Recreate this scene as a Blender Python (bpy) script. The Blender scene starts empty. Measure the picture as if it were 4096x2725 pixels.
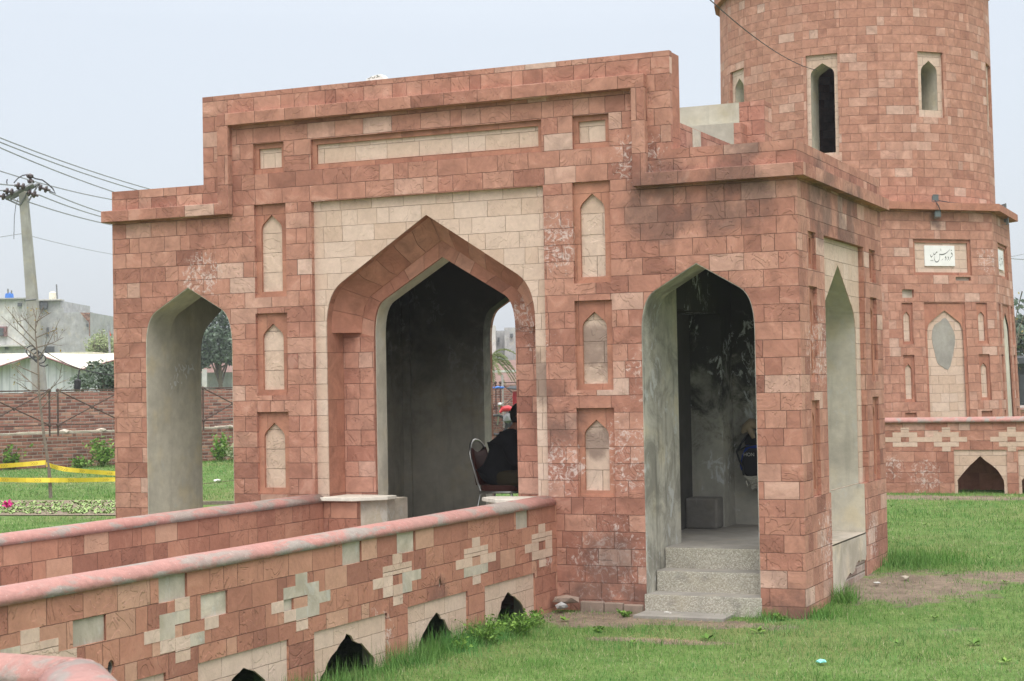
import bpy, bmesh, math, random
import numpy as np
from mathutils import Vector, Matrix
from mathutils.geometry import tessellate_polygon
random.seed(7); rng = np.random.default_rng(11)
S = bpy.context.scene
R = math.radians

# ---------------------------------------------------------------- camera
FPX, CXP, CYP = 6850.0, 2048.0, 1362.5          # focal length and centre in pixels of the 4096 px photograph
PITCH, ROLL, YAW = math.atan(184 / 6850), R(1.04), math.atan(3062 / 6850)
CAM = Vector((3.6615, -14.1327, 1.9142))
FW = Vector((-math.sin(YAW) * math.cos(PITCH), math.cos(YAW) * math.cos(PITCH), math.sin(PITCH)))
_r0 = Vector((math.cos(YAW), math.sin(YAW), 0)); _u0 = _r0.cross(FW)
RT = _r0 * math.cos(ROLL) - _u0 * math.sin(ROLL)
UP = _r0 * math.sin(ROLL) + _u0 * math.cos(ROLL)
cd = bpy.data.cameras.new('camera'); cam = bpy.data.objects.new('camera', cd); S.collection.objects.link(cam)
m = Matrix.Identity(4)
for i in range(3):
    m[i][0], m[i][1], m[i][2], m[i][3] = RT[i], UP[i], -FW[i], CAM[i]
cam.matrix_world = m
cd.sensor_width = 36; cd.lens = 36 * FPX / 4096; cd.clip_end = 3000; cd.clip_start = .1
cd.dof.use_dof = True; cd.dof.focus_distance = 16.0; cd.dof.aperture_fstop = 9.0
S.camera = cam

# ---------------------------------------------------------------- sky, sun, exposure
SUN_EL, SUN_AZ = R(56), R(152)     # azimuth from +Y clockwise: behind the camera, a little to its right
w = bpy.data.worlds.new('World'); S.world = w; w.use_nodes = True
nt = w.node_tree; nt.nodes.clear()
out = nt.nodes.new('ShaderNodeOutputWorld'); add = nt.nodes.new('ShaderNodeAddShader')
sky = nt.nodes.new('ShaderNodeTexSky'); sky.sky_type = 'NISHITA'; sky.sun_disc = False
sky.sun_elevation = SUN_EL; sky.sun_rotation = SUN_AZ; sky.dust_density = 4; sky.air_density = 1.0
b1 = nt.nodes.new('ShaderNodeBackground'); b1.inputs[1].default_value = .05
b2 = nt.nodes.new('ShaderNodeBackground'); b2.inputs[1].default_value = 1.0
tc = nt.nodes.new('ShaderNodeTexCoord'); sp = nt.nodes.new('ShaderNodeSeparateXYZ'); rp = nt.nodes.new('ShaderNodeValToRGB')
nz = nt.nodes.new('ShaderNodeTexNoise'); nz.inputs['Scale'].default_value = 2.2; nz.inputs['Detail'].default_value = 3
ma = nt.nodes.new('ShaderNodeMath'); ma.operation = 'MULTIPLY_ADD'; ma.inputs[1].default_value = .07
el = rp.color_ramp.elements
el[0].position = 0.0; el[0].color = (.615, .65, .71, 1)
el[1].position = 1.0; el[1].color = (3.1, 2.98, 2.85, 1)
e = el.new(.24); e.color = (.70, .735, .78, 1)
e = el.new(.45); e.color = (1.15, 1.16, 1.17, 1)
L = nt.links.new
L(tc.outputs['Generated'], sp.inputs[0]); L(tc.outputs['Generated'], nz.inputs['Vector'])
L(nz.outputs['Fac'], ma.inputs[0]); L(sp.outputs['Z'], ma.inputs[2]); L(ma.outputs[0], rp.inputs[0])
L(rp.outputs[0], b2.inputs[0]); L(sky.outputs[0], b1.inputs[0])
L(b1.outputs[0], add.inputs[0]); L(b2.outputs[0], add.inputs[1]); L(add.outputs[0], out.inputs[0])
sd = bpy.data.lights.new('sun', 'SUN'); sd.energy = 1.1; sd.angle = R(24); sd.color = (1, .965, .92)
so = bpy.data.objects.new('sun', sd); S.collection.objects.link(so)
d = Vector((math.sin(SUN_AZ) * math.cos(SUN_EL), math.cos(SUN_AZ) * math.cos(SUN_EL), math.sin(SUN_EL)))
so.rotation_euler = d.to_track_quat('Z', 'Y').to_euler()
S.view_settings.view_transform = 'Standard'; S.view_settings.look = 'None'; S.view_settings.gamma = 1
S.view_settings.exposure = -0.06
S.render.engine = 'CYCLES'; S.cycles.max_bounces = 6

def at(px, py, z):
    """point of the place seen at a photo pixel, z metres along the view axis"""
    return CAM + (FW * FPX + RT * (px - CXP) - UP * (py - CYP)) * (z / FPX)

# ---------------------------------------------------------------- node helpers and materials
class G:
    def __init__(s, name, rough=.85, spec=.3):
        s.m = bpy.data.materials.new(name); s.m.use_nodes = True; s.t = s.m.node_tree; s.t.nodes.clear()
        s.o = s.n('OutputMaterial'); s.b = s.n('BsdfPrincipled'); s.l(s.b.outputs[0], s.o.inputs[0])
        s.b.inputs['Roughness'].default_value = rough; s.b.inputs['Specular IOR Level'].default_value = spec
    def n(s, k): return s.t.nodes.new('ShaderNode' + k)
    def l(s, a, b): s.t.links.new(a, b)
    def put(s, sock, v):
        if v is None: return
        if hasattr(v, 'is_output'): s.l(v, sock)
        else: sock.default_value = (*v, 1) if (isinstance(v, tuple) and len(v) == 3 and sock.type == 'RGBA') else v
    def M(s, op, a, b=None, c=None, clamp=False):
        n = s.n('Math'); n.operation = op; n.use_clamp = clamp
        for i, v in enumerate((a, b, c)): s.put(n.inputs[i], v)
        return n.outputs[0]
    def V(s, op, a, b=None):
        n = s.n('VectorMath'); n.operation = op; s.put(n.inputs[0], a)
        if b is not None: s.put(n.inputs[3 if op == 'SCALE' else 1], b)
        return n.outputs['Value'] if op in ('LENGTH', 'DISTANCE', 'DOT_PRODUCT') else n.outputs[0]
    def pos(s): return s.n('NewGeometry').outputs['Position']
    def uv(s): return s.n('UVMap').outputs[0]
    def sep(s, v): n = s.n('SeparateXYZ'); s.l(v, n.inputs[0]); return n.outputs
    def comb(s, x, y, z=0.0):
        n = s.n('CombineXYZ')
        for i, v in enumerate((x, y, z)): s.put(n.inputs[i], v)
        return n.outputs[0]
    def noise(s, vec, scale, detail=3, rough=.55, dist=0.0, col=False):
        n = s.n('TexNoise'); s.l(vec, n.inputs['Vector']); n.inputs['Scale'].default_value = scale
        n.inputs['Detail'].default_value = detail; n.inputs['Roughness'].default_value = rough; n.inputs['Distortion'].default_value = dist
        return n.outputs['Color' if col else 'Fac']
    def vor(s, vec, scale, out='Color', rnd=1.0, feat='F1'):
        n = s.n('TexVoronoi'); n.feature = feat; s.l(vec, n.inputs['Vector']); n.inputs['Scale'].default_value = scale; n.inputs['Randomness'].default_value = rnd
        return n.outputs[out]
    def wn(s, vec): n = s.n('TexWhiteNoise'); s.l(vec, n.inputs['Vector']); return n.outputs['Value'], n.outputs['Color']
    def ramp(s, f, stops, interp='LINEAR'):
        n = s.n('ValToRGB'); s.put(n.inputs[0], f); n.color_ramp.interpolation = interp; e = n.color_ramp.elements
        while len(e) < len(stops): e.new(.5)
        for k, (p, c) in enumerate(stops): e[k].position = p; e[k].color = (*c, 1) if isinstance(c, tuple) else (c, c, c, 1)
        return n.outputs[0]
    def mr(s, v, a, b, c=0.0, d=1.0, smooth=True):
        n = s.n('MapRange'); n.interpolation_type = 'SMOOTHSTEP' if smooth else 'LINEAR'
        for i, x in enumerate((v, a, b, c, d)): s.put(n.inputs[i], x)
        return n.outputs[0]
    def mix(s, f, a, b, mode='MIX'):
        n = s.n('Mix'); n.data_type = 'RGBA'; n.blend_type = mode; s.put(n.inputs[0], f); s.put(n.inputs[6], a); s.put(n.inputs[7], b)
        return n.outputs[2]
    def bump(s, h, strength=.5, dist=.01):
        n = s.n('Bump'); s.put(n.inputs['Height'], h); n.inputs['Strength'].default_value = strength; n.inputs['Distance'].default_value = dist
        s.l(n.outputs[0], s.b.inputs['Normal'])
    def col(s, c): s.put(s.b.inputs['Base Color'], c); return s.m

def plain(name, c, rough=.7, spec=.3, metal=0.0, var=.15, scale=6.0):
    g = G(name, rough, spec); g.b.inputs['Metallic'].default_value = metal
    n = g.noise(g.pos(), scale, 4, .6)
    f = g.mr(n, .3, .7, 1 - var, 1 + var, False)
    return g.col(g.V('SCALE', g.comb(*c), f))

RED = [(0, (0.270, 0.122, 0.091)), (.05, (0.333, 0.156, 0.114)), (.2, (0.376, 0.179, 0.131)), (.6, (0.419, 0.209, 0.152)), (.88, (0.459, 0.248, 0.185)), (.96, (0.502, 0.310, 0.244)), (1, (0.541, 0.379, 0.311))]
BEIGE = [(0, (0.549, 0.403, 0.314)), (.5, (0.583, 0.440, 0.352)), (1, (0.617, 0.478, 0.394))]

def blocks(name, pal, W=.305, H=.15, v0=.02, joint=.0028, jcol=(.17, .095, .072), split=.14, amp=1.0, white=.0, spots=(), soots=(), seed=0.0, jfade=.12, tone=.30, offs=.13, step=0.0):
    g = G(name, .88, .22)
    P = g.pos(); uv = g.sep(g.uv())
    wob = g.sep(g.noise(P, 9, 2, col=True))
    v = g.M('ADD', uv[1], g.M('MULTIPLY_ADD', wob[0], .008, -.004 - v0)); u = g.M('ADD', uv[0], g.M('MULTIPLY_ADD', wob[1], .008, -.004))
    if step: v = g.M('MULTIPLY_ADD', g.M('GREATER_THAN', v, step - v0), .05, v)
    vr = g.M('DIVIDE', v, H); row = g.M('FLOOR', vr); fv = g.M('FRACT', vr)
    rr, _ = g.wn(g.comb(row, seed, 3.1))
    uo = g.M('ADD', g.M('DIVIDE', u, W), g.M('ADD', g.M('MULTIPLY', g.M('MODULO', g.M('ADD', row, 400), 2.0), .5), g.M('MULTIPLY', rr, offs)))
    cl = g.M('FLOOR', uo); fu = g.M('FRACT', uo)
    r1, _ = g.wn(g.comb(cl, row, seed + 1)); isp = g.M('LESS_THAN', r1, split)
    r9, _ = g.wn(g.comb(cl, row, seed + 9)); cut = g.M('MULTIPLY_ADD', g.M('ROUND', g.M('MULTIPLY', r9, 2)), .12, .38)
    half = g.M('MULTIPLY', g.M('GREATER_THAN', fu, cut), isp)
    _, rc = g.wn(g.comb(g.M('MULTIPLY_ADD', half, .5, cl), row, seed + 2)); rs = g.sep(rc)
    du = g.M('MULTIPLY', g.M('MINIMUM', fu, g.M('SUBTRACT', 1.0, fu)), W)
    ds = g.M('ADD', g.M('MULTIPLY', g.M('ABSOLUTE', g.M('SUBTRACT', fu, cut)), W), g.M('MULTIPLY', g.M('SUBTRACT', 1.0, isp), 9.0))
    dv = g.M('MULTIPLY', g.M('MINIMUM', fv, g.M('SUBTRACT', 1.0, fv)), H)
    dd = g.M('MINIMUM', g.M('MINIMUM', du, ds), dv)
    body = g.mr(dd, joint * .25, joint)
    Q = g.V('ADD', P, g.V('SCALE', rc, 30.0))
    c = g.ramp(rs[0], pal)
    n1 = g.noise(Q, 4.5, 5, .6, .8); n2 = g.noise(Q, 26, 4, .65)
    c = g.V('SCALE', c, g.mr(n1, .25, .75, 1 - tone, 1 + tone, False))
    c = g.V('SCALE', c, g.mr(n2, .3, .7, .93, 1.07, False))
    c = g.mix(g.mr(n1, .56, .72, 0, .45), c, g.mix(.55, c, pal[-1][1]))
    # cleft ledges: quantised noise, each block with its own
    st = g.M('MULTIPLY', g.noise(Q, 3.6, 3, .5, 1.5), 7.0); fl = g.M('FLOOR', st); fr = g.M('FRACT', st)
    edge = g.mr(fr, .86, 1.0); lh = g.M('DIVIDE', g.M('ADD', fl, edge), 7.0)
    crack = g.M('MULTIPLY', g.mr(fr, .90, .97), g.M('SUBTRACT', 1.0, g.mr(fr, .985, 1.0)))
    keep = g.mr(rs[2], .05, .6)
    kn = g.M('MULTIPLY', keep, g.mr(g.noise(Q, 7, 1), .42, .6))
    c = g.mix(g.M('MULTIPLY', g.M('MULTIPLY', crack, kn), .5 * min(1, amp + .2)), c, g.V('SCALE', c, .42))
    # weather: chalky salts and sooty stains with shapes of their own
    def mask(lst):
        acc = None
        for (x, y, z, r) in lst:
            mm = g.mr(g.V('DISTANCE', P, (x, y, z)), r, r * .25, 0, 1)
            acc = mm if acc is None else g.M('MAXIMUM', acc, mm)
        return acc
    big = g.mr(g.noise(P, .8, 2), .58, .75, 0, white) if white else None
    mk = mask(spots)
    wm = big if mk is None else (mk if big is None else g.M('MAXIMUM', big, mk))
    if wm is not None:
        sn = g.noise(P, 15, 7, .78, 1.2); th = g.M('MULTIPLY_ADD', wm, -.24, .72)
        f = g.mr(g.M('SUBTRACT', sn, th), 0.0, .12, 0, .66); f = g.M('MULTIPLY', f, g.mr(wm, .05, .3))
        c = g.mix(f, c, (.70, .60, .56))
    mk = mask(soots)
    if mk is not None:
        sn = g.noise(P, 3.2, 5, .65); f = g.mr(g.M('MULTIPLY', mk, sn), .28, .55, 0, .62)
        c = g.mix(f, c, (.12, .075, .065))
    jn = g.noise(P, 3.4, 4); jf = g.mr(jn, .38, .62, jfade, .95)
    jc = g.mix(jf, c, jcol)
    c = g.mix(body, jc, c)
    h = g.M('ADD', g.M('MULTIPLY', g.M('MULTIPLY', lh, keep), .9 * amp), g.M('MULTIPLY', n2, .10 * amp))
    h = g.M('ADD', h, g.M('MULTIPLY', n1, .3 * amp)); h = g.M('ADD', h, g.M('MULTIPLY', rs[1], .35))
    h = g.M('MULTIPLY', h, g.mr(body, 0, 1, .0, 1.0, False))
    g.bump(h, 1.0, .028)
    return g.col(c)

def plaster(name, base, dark=.0, lo=(.05, .05, .045), wht=.0, streak=.35, soot_shade_z=None, sa=4.2):
    g = G(name, .9, .2); P = g.pos(); x = g.sep(P)
    a = g.noise(P, 1.6, 5, .6); b = g.noise(P, 9, 5, .65)
    sv = g.noise(g.comb(g.M('MULTIPLY', x[0], 9), g.M('MULTIPLY', x[1], 9), g.M('MULTIPLY', x[2], 1.1)), 1.0, 4, .6)
    c = g.mix(g.mr(a, .3, .7), tuple(v * .82 for v in base), tuple(v * 1.12 for v in base))
    c = g.mix(g.mr(g.noise(P, 3.1, 3), .5, .75, 0, .5), c, (base[0] * 1.1, base[1] * 1.0, base[2] * .78))
    c = g.V('SCALE', c, g.mr(b, .3, .7, .9, 1.1, False))
    c = g.mix(g.mr(sv, .52, .75, 0, streak), c, tuple(v * .45 for v in base))
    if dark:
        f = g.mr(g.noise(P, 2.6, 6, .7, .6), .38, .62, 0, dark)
        if soot_shade_z: f = g.M('MULTIPLY', g.mr(g.M('MULTIPLY_ADD', g.noise(P, 3.4, 7, .72, .5), sa, x[2]), soot_shade_z[0] + sa / 2, soot_shade_z[1] + sa / 2), dark)  # darker with height: real stains on inner plaster, painted shade on room plaster
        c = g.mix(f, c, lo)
    if wht:
        f = g.mr(g.M('MULTIPLY', g.noise(g.V('MULTIPLY', P, (1.0, 1.0, .55)), 9, 7, .75, 1.0), g.mr(g.noise(P, 2.0, 2), .38, .58, .75, 1.12)), .60, .66, 0, wht)
        c = g.mix(f, c, (.55, .57, .57))
    g.bump(g.M('ADD', g.M('MULTIPLY', b, .6), g.noise(P, 60, 3, .6)), .35, .004)
    return g.col(c)

FR_WHITE = [(-1.75, 0, .35, .75), (-1.55, 0, 1.3, .65), (-2.2, 0, 1.2, .5), (-.2, .4, 2.2, .6), (0, .7, 2.2, .7), (0, .8, .5, .7), (-2.15, 0, 3.2, .55), (-6.0, 0, 3.05, .5), (-1.3, 0, 2.0, .5), (-2.4, .3, 2.3, .6), (-1.4, 0, 3.9, .5), (0, 2.6, .4, .5)]
FR_SOOT = [(-1.2, 0, 3.5, .75), (-.55, 0, 3.5, .7), (0, .8, 3.5, .8), (-2.3, .2, 1.6, .7), (0, 1.8, 3.4, .8), (-1.75, 0, .15, .9), (-.5, 0, 3.95, .45), (-.15, 0, .0, .4)]
M = {}
M['red'] = blocks('red_sandstone', RED, step=3.72, white=.25, spots=FR_WHITE, soots=FR_SOOT)
M['red_trim'] = blocks('red_sandstone_trim', RED, W=.34, H=.288, v0=3.64, split=.0, white=.2, amp=.8, seed=5.0, soots=FR_SOOT[:5])
M['red_plain'] = blocks('red_sandstone_dressed', [(0, (.36, .165, .115)), (1, (.42, .205, .14))], W=.5, H=.45, joint=.002, amp=.25, seed=7.0, white=.3, spots=FR_WHITE[:6], soots=[FR_SOOT[3]])
M['voussoir'] = blocks('red_sandstone_arch', [(0, (.35, .155, .108)), (.5, (.40, .185, .128)), (1, (.47, .25, .185))], W=4.0, H=.23, split=0, amp=.35, seed=9.0, offs=0.0, white=.2, spots=[(-2.7, .37, 2.5, .5)], soots=[(-2.75, .37, 2.2, .6)])
M['beige'] = blocks('buff_sandstone', BEIGE, W=.34, H=.15, joint=.0024, jcol=(.33, .24, .17), amp=.5, split=.3, seed=13.0, white=.2, soots=[(-2.35, .05, 2.0, .5)], jfade=.0, tone=.10)
M['beige_niche'] = blocks('buff_sandstone_niche', BEIGE, W=3.0, H=.19, joint=.003, jcol=(.24, .17, .12), amp=.8, split=.0, seed=17.0, white=.6, soots=[(-1.86, .05, 2.2, .5), (-1.86, .05, 1.4, .3)], jfade=.1, tone=.16)
M['tower_red'] = blocks('tower_sandstone', [(0, (.37, .182, .132)), (.15, (.41, .208, .150)), (.8, (.45, .238, .174)), (.93, (.485, .285, .22)), (1, (.54, .36, .29))], W=.30, H=.151, v0=.03, joint=.003, jfade=.0, jcol=(.24, .135, .105), seed=21.0, white=.25, spots=[(-1.2, 14.8, 6.0, .5), (-1.1, 15.0, 5.6, .4), (-.8, 15.7, 3.9, .5)], amp=.7, soots=[(-1.5, 15.05, 4.6, .35), (-2.6, 14.3, 6.9, .4)])
M['far_red'] = blocks('rear_wall_sandstone', RED, W=.33, H=.157, v0=.045, seed=31.0, white=.7, spots=[(-1.2, 11.8, .45, .5), (-1.7, 11.8, .6, .4)], amp=.7)
M['wall_red'] = blocks('parapet_sandstone', [(0, (.27, .125, .092)), (.07, (.34, .155, .11)), (.35, (.40, .188, .13)), (.8, (.45, .225, .155)), (1, (.50, .30, .215))], W=.30, H=.15, v0=.105, split=.18, seed=37.0, soots=[(-2.25, -2.35, .3, .35)], tone=.15, spots=[(-2.25, -3.3, .15, .4), (-2.25, -.2, .4, .2)])
M['cement'] = plaster('bare_cement', (.56, .50, .42), .6, (.30, .27, .21), .3, .35)
M['concrete'] = plaster('cement_plaster', (.60, .56, .47), .12, (.14, .13, .10), .25, .3)
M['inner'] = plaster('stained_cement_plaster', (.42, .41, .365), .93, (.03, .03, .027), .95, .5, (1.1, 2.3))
M['room'] = plaster('room_cement_plaster', (.42, .40, .34), .9, (.03, .029, .025), .15, .4, (1.2, 2.9), 1.5)  # shade of the unlit upper room painted in as a height gradient
M['roofcem'] = plaster('roof_cement', (.46, .44, .37), .2, (.3, .28, .22), .0, .3)
M['jamb'] = plaster('weathered_jamb_plaster', (.52, .505, .44), .55, (.13, .125, .11), .7, .75)
M['floor'] = plaster('cement_floor', (.33, .315, .285), .2, (.15, .14, .13), 0, .1)

def mk_cap():
    g = G('pink_painted_coping', .6, .4); P = g.pos(); x = g.sep(P)
    n = g.noise(g.comb(g.M('MULTIPLY', x[0], 2.2), g.M('MULTIPLY', x[1], .9), g.M('MULTIPLY', x[2], 3)), 2.4, 6, .62, .5)
    c = g.mix(g.mr(n, .47, .57), (.40, .20, .175), (.295, .26, .235))
    c = g.mix(g.mr(g.noise(P, 1.3, 3), .4, .7, 0, .5), c, (.36, .225, .20))
    c = g.mix(g.mr(g.noise(P, 55, 2), .68, .74, 0, .6), c, (.6, .5, .47))
    g.bump(g.M('ADD', g.noise(P, 35, 5, .7), g.noise(P, 9, 3)), .7, .008); return g.col(g.V('SCALE', c, g.mr(g.noise(P, 18, 5, .7), .3, .7, .84, 1.14, False)))
M['cap'] = mk_cap()
def mk_terrazzo():
    g = G('exposed_aggregate_concrete', .85); P = g.pos()
    col = g.sep(g.vor(P, 105)); d = g.vor(P, 105, 'Distance')
    c = g.ramp(col[0], [(0, (.30, .28, .23)), (.3, (.39, .37, .31)), (.6, (.46, .44, .38)), (1, (.62, .60, .53))])
    c = g.mix(g.mr(d, .35, .6, 0, .5), c, (.31, .29, .24))
    c = g.mix(g.mr(g.noise(P, 4, 4, .6), .5, .72, 0, .6), c, (.16, .155, .14))
    c = g.mix(g.mr(g.noise(P, 2.2, 2), .5, .7, 0, .3), c, (.42, .37, .27))
    g.bump(g.M('MULTIPLY', d, -1.0), .6, .006); return g.col(c)
M['terrazzo'] = mk_terrazzo()
M['marble'] = plain('white_marble', (.80, .80, .78), .4, .5, var=.05, scale=9)
M['marble_dirty'] = plain('dirty_cream_marble', (.66, .62, .54), .5, .4, var=.14, scale=14)
M['ink'] = plain('engraved_letters', (.13, .14, .13), .7)
M['chalk'] = plain('whitewash_scrawl', (.66, .66, .64), .9)

def brickmat(name, v0=0.0, W=.235, H=.078, ppal=None, seed=50.0):
    return blocks(name, ppal or [(0, (.15, .075, .06)), (.35, (.25, .115, .085)), (.75, (.33, .16, .12)), (1, (.40, .24, .17))], W=W, H=H, v0=v0, joint=.014, jcol=(.33, .29, .25), split=.12, amp=.5, seed=seed, jfade=.8, white=.5)
M['brick'] = brickmat('old_red_brick')
M['brick_dull'] = brickmat('exposed_brickwork', ppal=[(0, (.24, .17, .14)), (.6, (.33, .24, .20)), (1, (.38, .31, .27))], seed=71.0)
M['block'] = plaster('rough_grey_block', (.24, .23, .215), .4, (.13, .125, .11), .2, .2)
M['plinth'] = plaster('grey_pink_plinth_stone', (.30, .23, .19), .4, (.13, .12, .09), .2, .3)
M['room_shade'] = plain('painted_room_shade', (.07, .066, .06), .95)  # near-black colour standing for room shade, on ceiling and doorway panel
M['brick_far'] = brickmat('far_red_brick', seed=61.0)

def mk_ground():
    g = G('lawn_soil', .95, .1); P = g.pos()
    a = g.noise(P, .35, 4, .6); b = g.noise(P, 3.5, 5, .65); f = g.noise(P, 40, 3, .7)
    grass = g.mix(g.mr(b, .3, .7), (.08, .15, .035), (.15, .22, .07))
    grass = g.mix(g.mr(a, .45, .7, 0, .6), grass, (.19, .19, .08))
    grass = g.V('SCALE', grass, g.mr(f, .25, .75, .55, 1.4, False))
    soil = g.mix(g.mr(b, .3, .7), (.17, .135, .105), (.27, .215, .165)); soil = g.V('SCALE', soil, g.mr(f, .25, .75, .7, 1.3, False))
    acc = None
    for (x, y, rx, ry) in DIRT:
        dv = g.V('LENGTH', g.V('MULTIPLY', g.V('SUBTRACT', P, (x, y, 0)), (1 / rx, 1 / ry, 0.0)))
        mm = g.mr(g.M('ADD', dv, g.M('MULTIPLY_ADD', b, 2.4, -1.2)), 1.25, .8); acc = mm if acc is None else g.M('MAXIMUM', acc, mm)
    for s_ in (1, 2):
        pass
    wd = g.mr(g.noise(P, 1.1, 5, .7), .60, .72, 0, .7)
    c = g.mix(g.M('MAXIMUM', acc, wd), grass, soil)
    g.bump(g.M('ADD', b, f), .6, .03); return g.col(c)
DIRT = [(-1.7, -.5, .75, .42), (-.8, -.5, .7, .22), (.5, 1.75, .75, .85), (1.4, 2.5, .7, .35), (-.75, -1.5, .5, .12), (-.9, 10.9, 1.5, .4)]
M['ground'] = mk_ground()
def mk_grass():
    g = G('grass_blades', .7, .2); at_ = g.n('Attribute'); at_.attribute_name = 'tint'; t = at_.outputs['Fac']; P = g.pos()
    c = g.ramp(t, [(0, (.04, .125, .018)), (.4, (.092, .225, .038)), (.75, (.155, .30, .07)), (.88, (.25, .32, .13)), (1, (.44, .39, .26))])
    c = g.mix(g.mr(g.noise(P, .55, 4), .42, .62, 0, .6), c, g.mix(.4, c, (.17, .27, .11))); c = g.mix(g.mr(g.noise(P, 2.6, 4), .5, .66, 0, .65), c, (.05, .18, .03)); c = g.mix(g.mr(g.noise(P, 5.5, 5, .7), .60, .70, 0, .75), c, (.34, .29, .17)); c = g.mix(g.mr(g.noise(P, 1.3, 2), .52, .7, 0, .5), c, (.11, .31, .09))
    g.l(g.m.node_tree.nodes['Principled BSDF'].outputs[0], g.o.inputs[0]); return g.col(c)
M['grass'] = mk_grass()
def leafmat(name, a, b, hz=0.0, hc=(.45, .55, .62)):
    g = G(name, .6, .3); at_ = g.n('Attribute'); at_.attribute_name = 'tint'
    return g.col(g.mix(at_.outputs['Fac'], a, b))
M['leaf_green'] = leafmat('weed_leaves', (.06, .15, .02), (.20, .34, .06))
M['leaf_dark'] = leafmat('dusty_tree_leaves', (.065, .10, .07), (.16, .21, .15))
M['leaf_pale'] = leafmat('pale_bush_leaves', (.20, .26, .12), (.36, .42, .24))
M['leaf_dry'] = leafmat('yellowing_leaves', (.16, .17, .05), (.42, .28, .05))
M['palm'] = leafmat('palm_fronds', (.07, .11, .03), (.28, .32, .14))
M['bed'] = leafmat('seedling_leaves', (.14, .24, .06), (.34, .46, .18))
M['bark'] = plain('grey_brown_bark', (.20, .165, .135), .9, var=.3, scale=30)
M['pole'] = plaster('pole_concrete', (.38, .375, .345), .1, (.25, .245, .22), 0, .35)
M['iron'] = plain('rusty_brown_iron', (.085, .055, .045), .75, var=.3, scale=25)
M['steel'] = plain('dark_galvanised_steel', (.20, .21, .215), .6, .4, .3)
M['insul'] = plain('brown_glazed_porcelain', (.055, .035, .035), .25, .6)
M['wire'] = plain('aluminium_conductor', (.26, .275, .29), .6)
M['wire_dark'] = plain('black_cable', (.045, .045, .05), .6)
M['yellow'] = plain('yellow_barrier_tape', (.78, .60, .055), .45, var=.08)
M['print'] = plain('faded_print', (.22, .19, .03), .6)
M['black'] = plain('black_plastic', (.025, .027, .03), .5)
M['lampgrey'] = plain('grey_cast_metal', (.13, .155, .16), .55, .5)
M['chrome'] = plain('tarnished_chrome_tube', (.42, .42, .40), .28, .6, .95, var=.1)
M['maroon'] = plain('maroon_vinyl', (.06, .018, .013), .6, .2)
M['jacket'] = plain('black_jacket_cloth', (.011, .011, .013), .95, .1, var=.3)
M['trouser'] = plain('dark_olive_trouser_cloth', (.035, .028, .016), .9, .1)
M['skin'] = plain('brown_skin', (.22, .10, .06), .6)
M['hair'] = plain('black_hair', (.008, .007, .007), .6)
M['blue'] = plain('blue_nylon', (.02, .07, .42), .6)
M['bagblack'] = plain('black_bag_cloth', (.018, .019, .024), .7)
M['cloth_w'] = plain('white_cotton_cloth', (.55, .54, .48), .9)
M['cloth_t'] = plain('tan_cloth', (.33, .26, .18), .9)
M['red_paint'] = plain('red_paint', (.50, .02, .03), .4, .5)
M['tank_blue'] = plain('blue_water_tank', (.06, .20, .60), .5)
M['tank_cream'] = plain('cream_water_tank', (.72, .68, .55), .5)
M['bldg'] = plaster('pale_grey_render', (.58, .58, .56), .2, (.33, .33, .32), .2, .4)
M['bldg2'] = plaster('dark_grey_render', (.43, .44, .44), .25, (.24, .24, .24), .15, .5)
M['glassd'] = plain('dark_window', (.10, .11, .12), .3, .5)
M['roofsheet'] = plain('cream_roof_sheet', (.72, .68, .56), .5, var=.05)
def mk_corr():
    g = G('ribbed_steel_sheet', .5, .4); u = g.sep(g.uv())
    s = g.M('SINE', g.M('MULTIPLY', u[0], 21.0)); n = g.noise(g.comb(g.M('MULTIPLY', u[0], 3), g.M('MULTIPLY', u[1], .3)), 3, 4)
    c = g.mix(g.mr(n, .35, .7), (.60, .62, .64), (.47, .49, .51)); c = g.mix(g.mr(s, .75, 1, 0, .45), c, (.25, .28, .30))
    g.bump(s, .5, .03); return g.col(c)
M['corr'] = mk_corr()
M['flag'] = plain('red_flag_cloth', (.65, .10, .08), .8)
M['trimred'] = plain('dull_red_flashing', (.27, .15, .15), .6)
M['pink'] = plain('pink_wall_paint', (.48, .30, .29), .8)
M['canvas'] = plain('dark_tarpaulin', (.05, .055, .06), .8)
M['petal'] = plain('magenta_petals', (.60, .02, .22), .6)
M['dryleaf'] = plain('dry_straw', (.36, .27, .16), .9, var=.3, scale=30)
M['litter'] = plain('white_paper_litter', (.75, .75, .72), .8)
M['cyan'] = plain('turquoise_wrapper', (.25, .70, .66), .5)
M['dark'] = plain('dark_hollow', (.02, .018, .016), .95)

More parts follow.
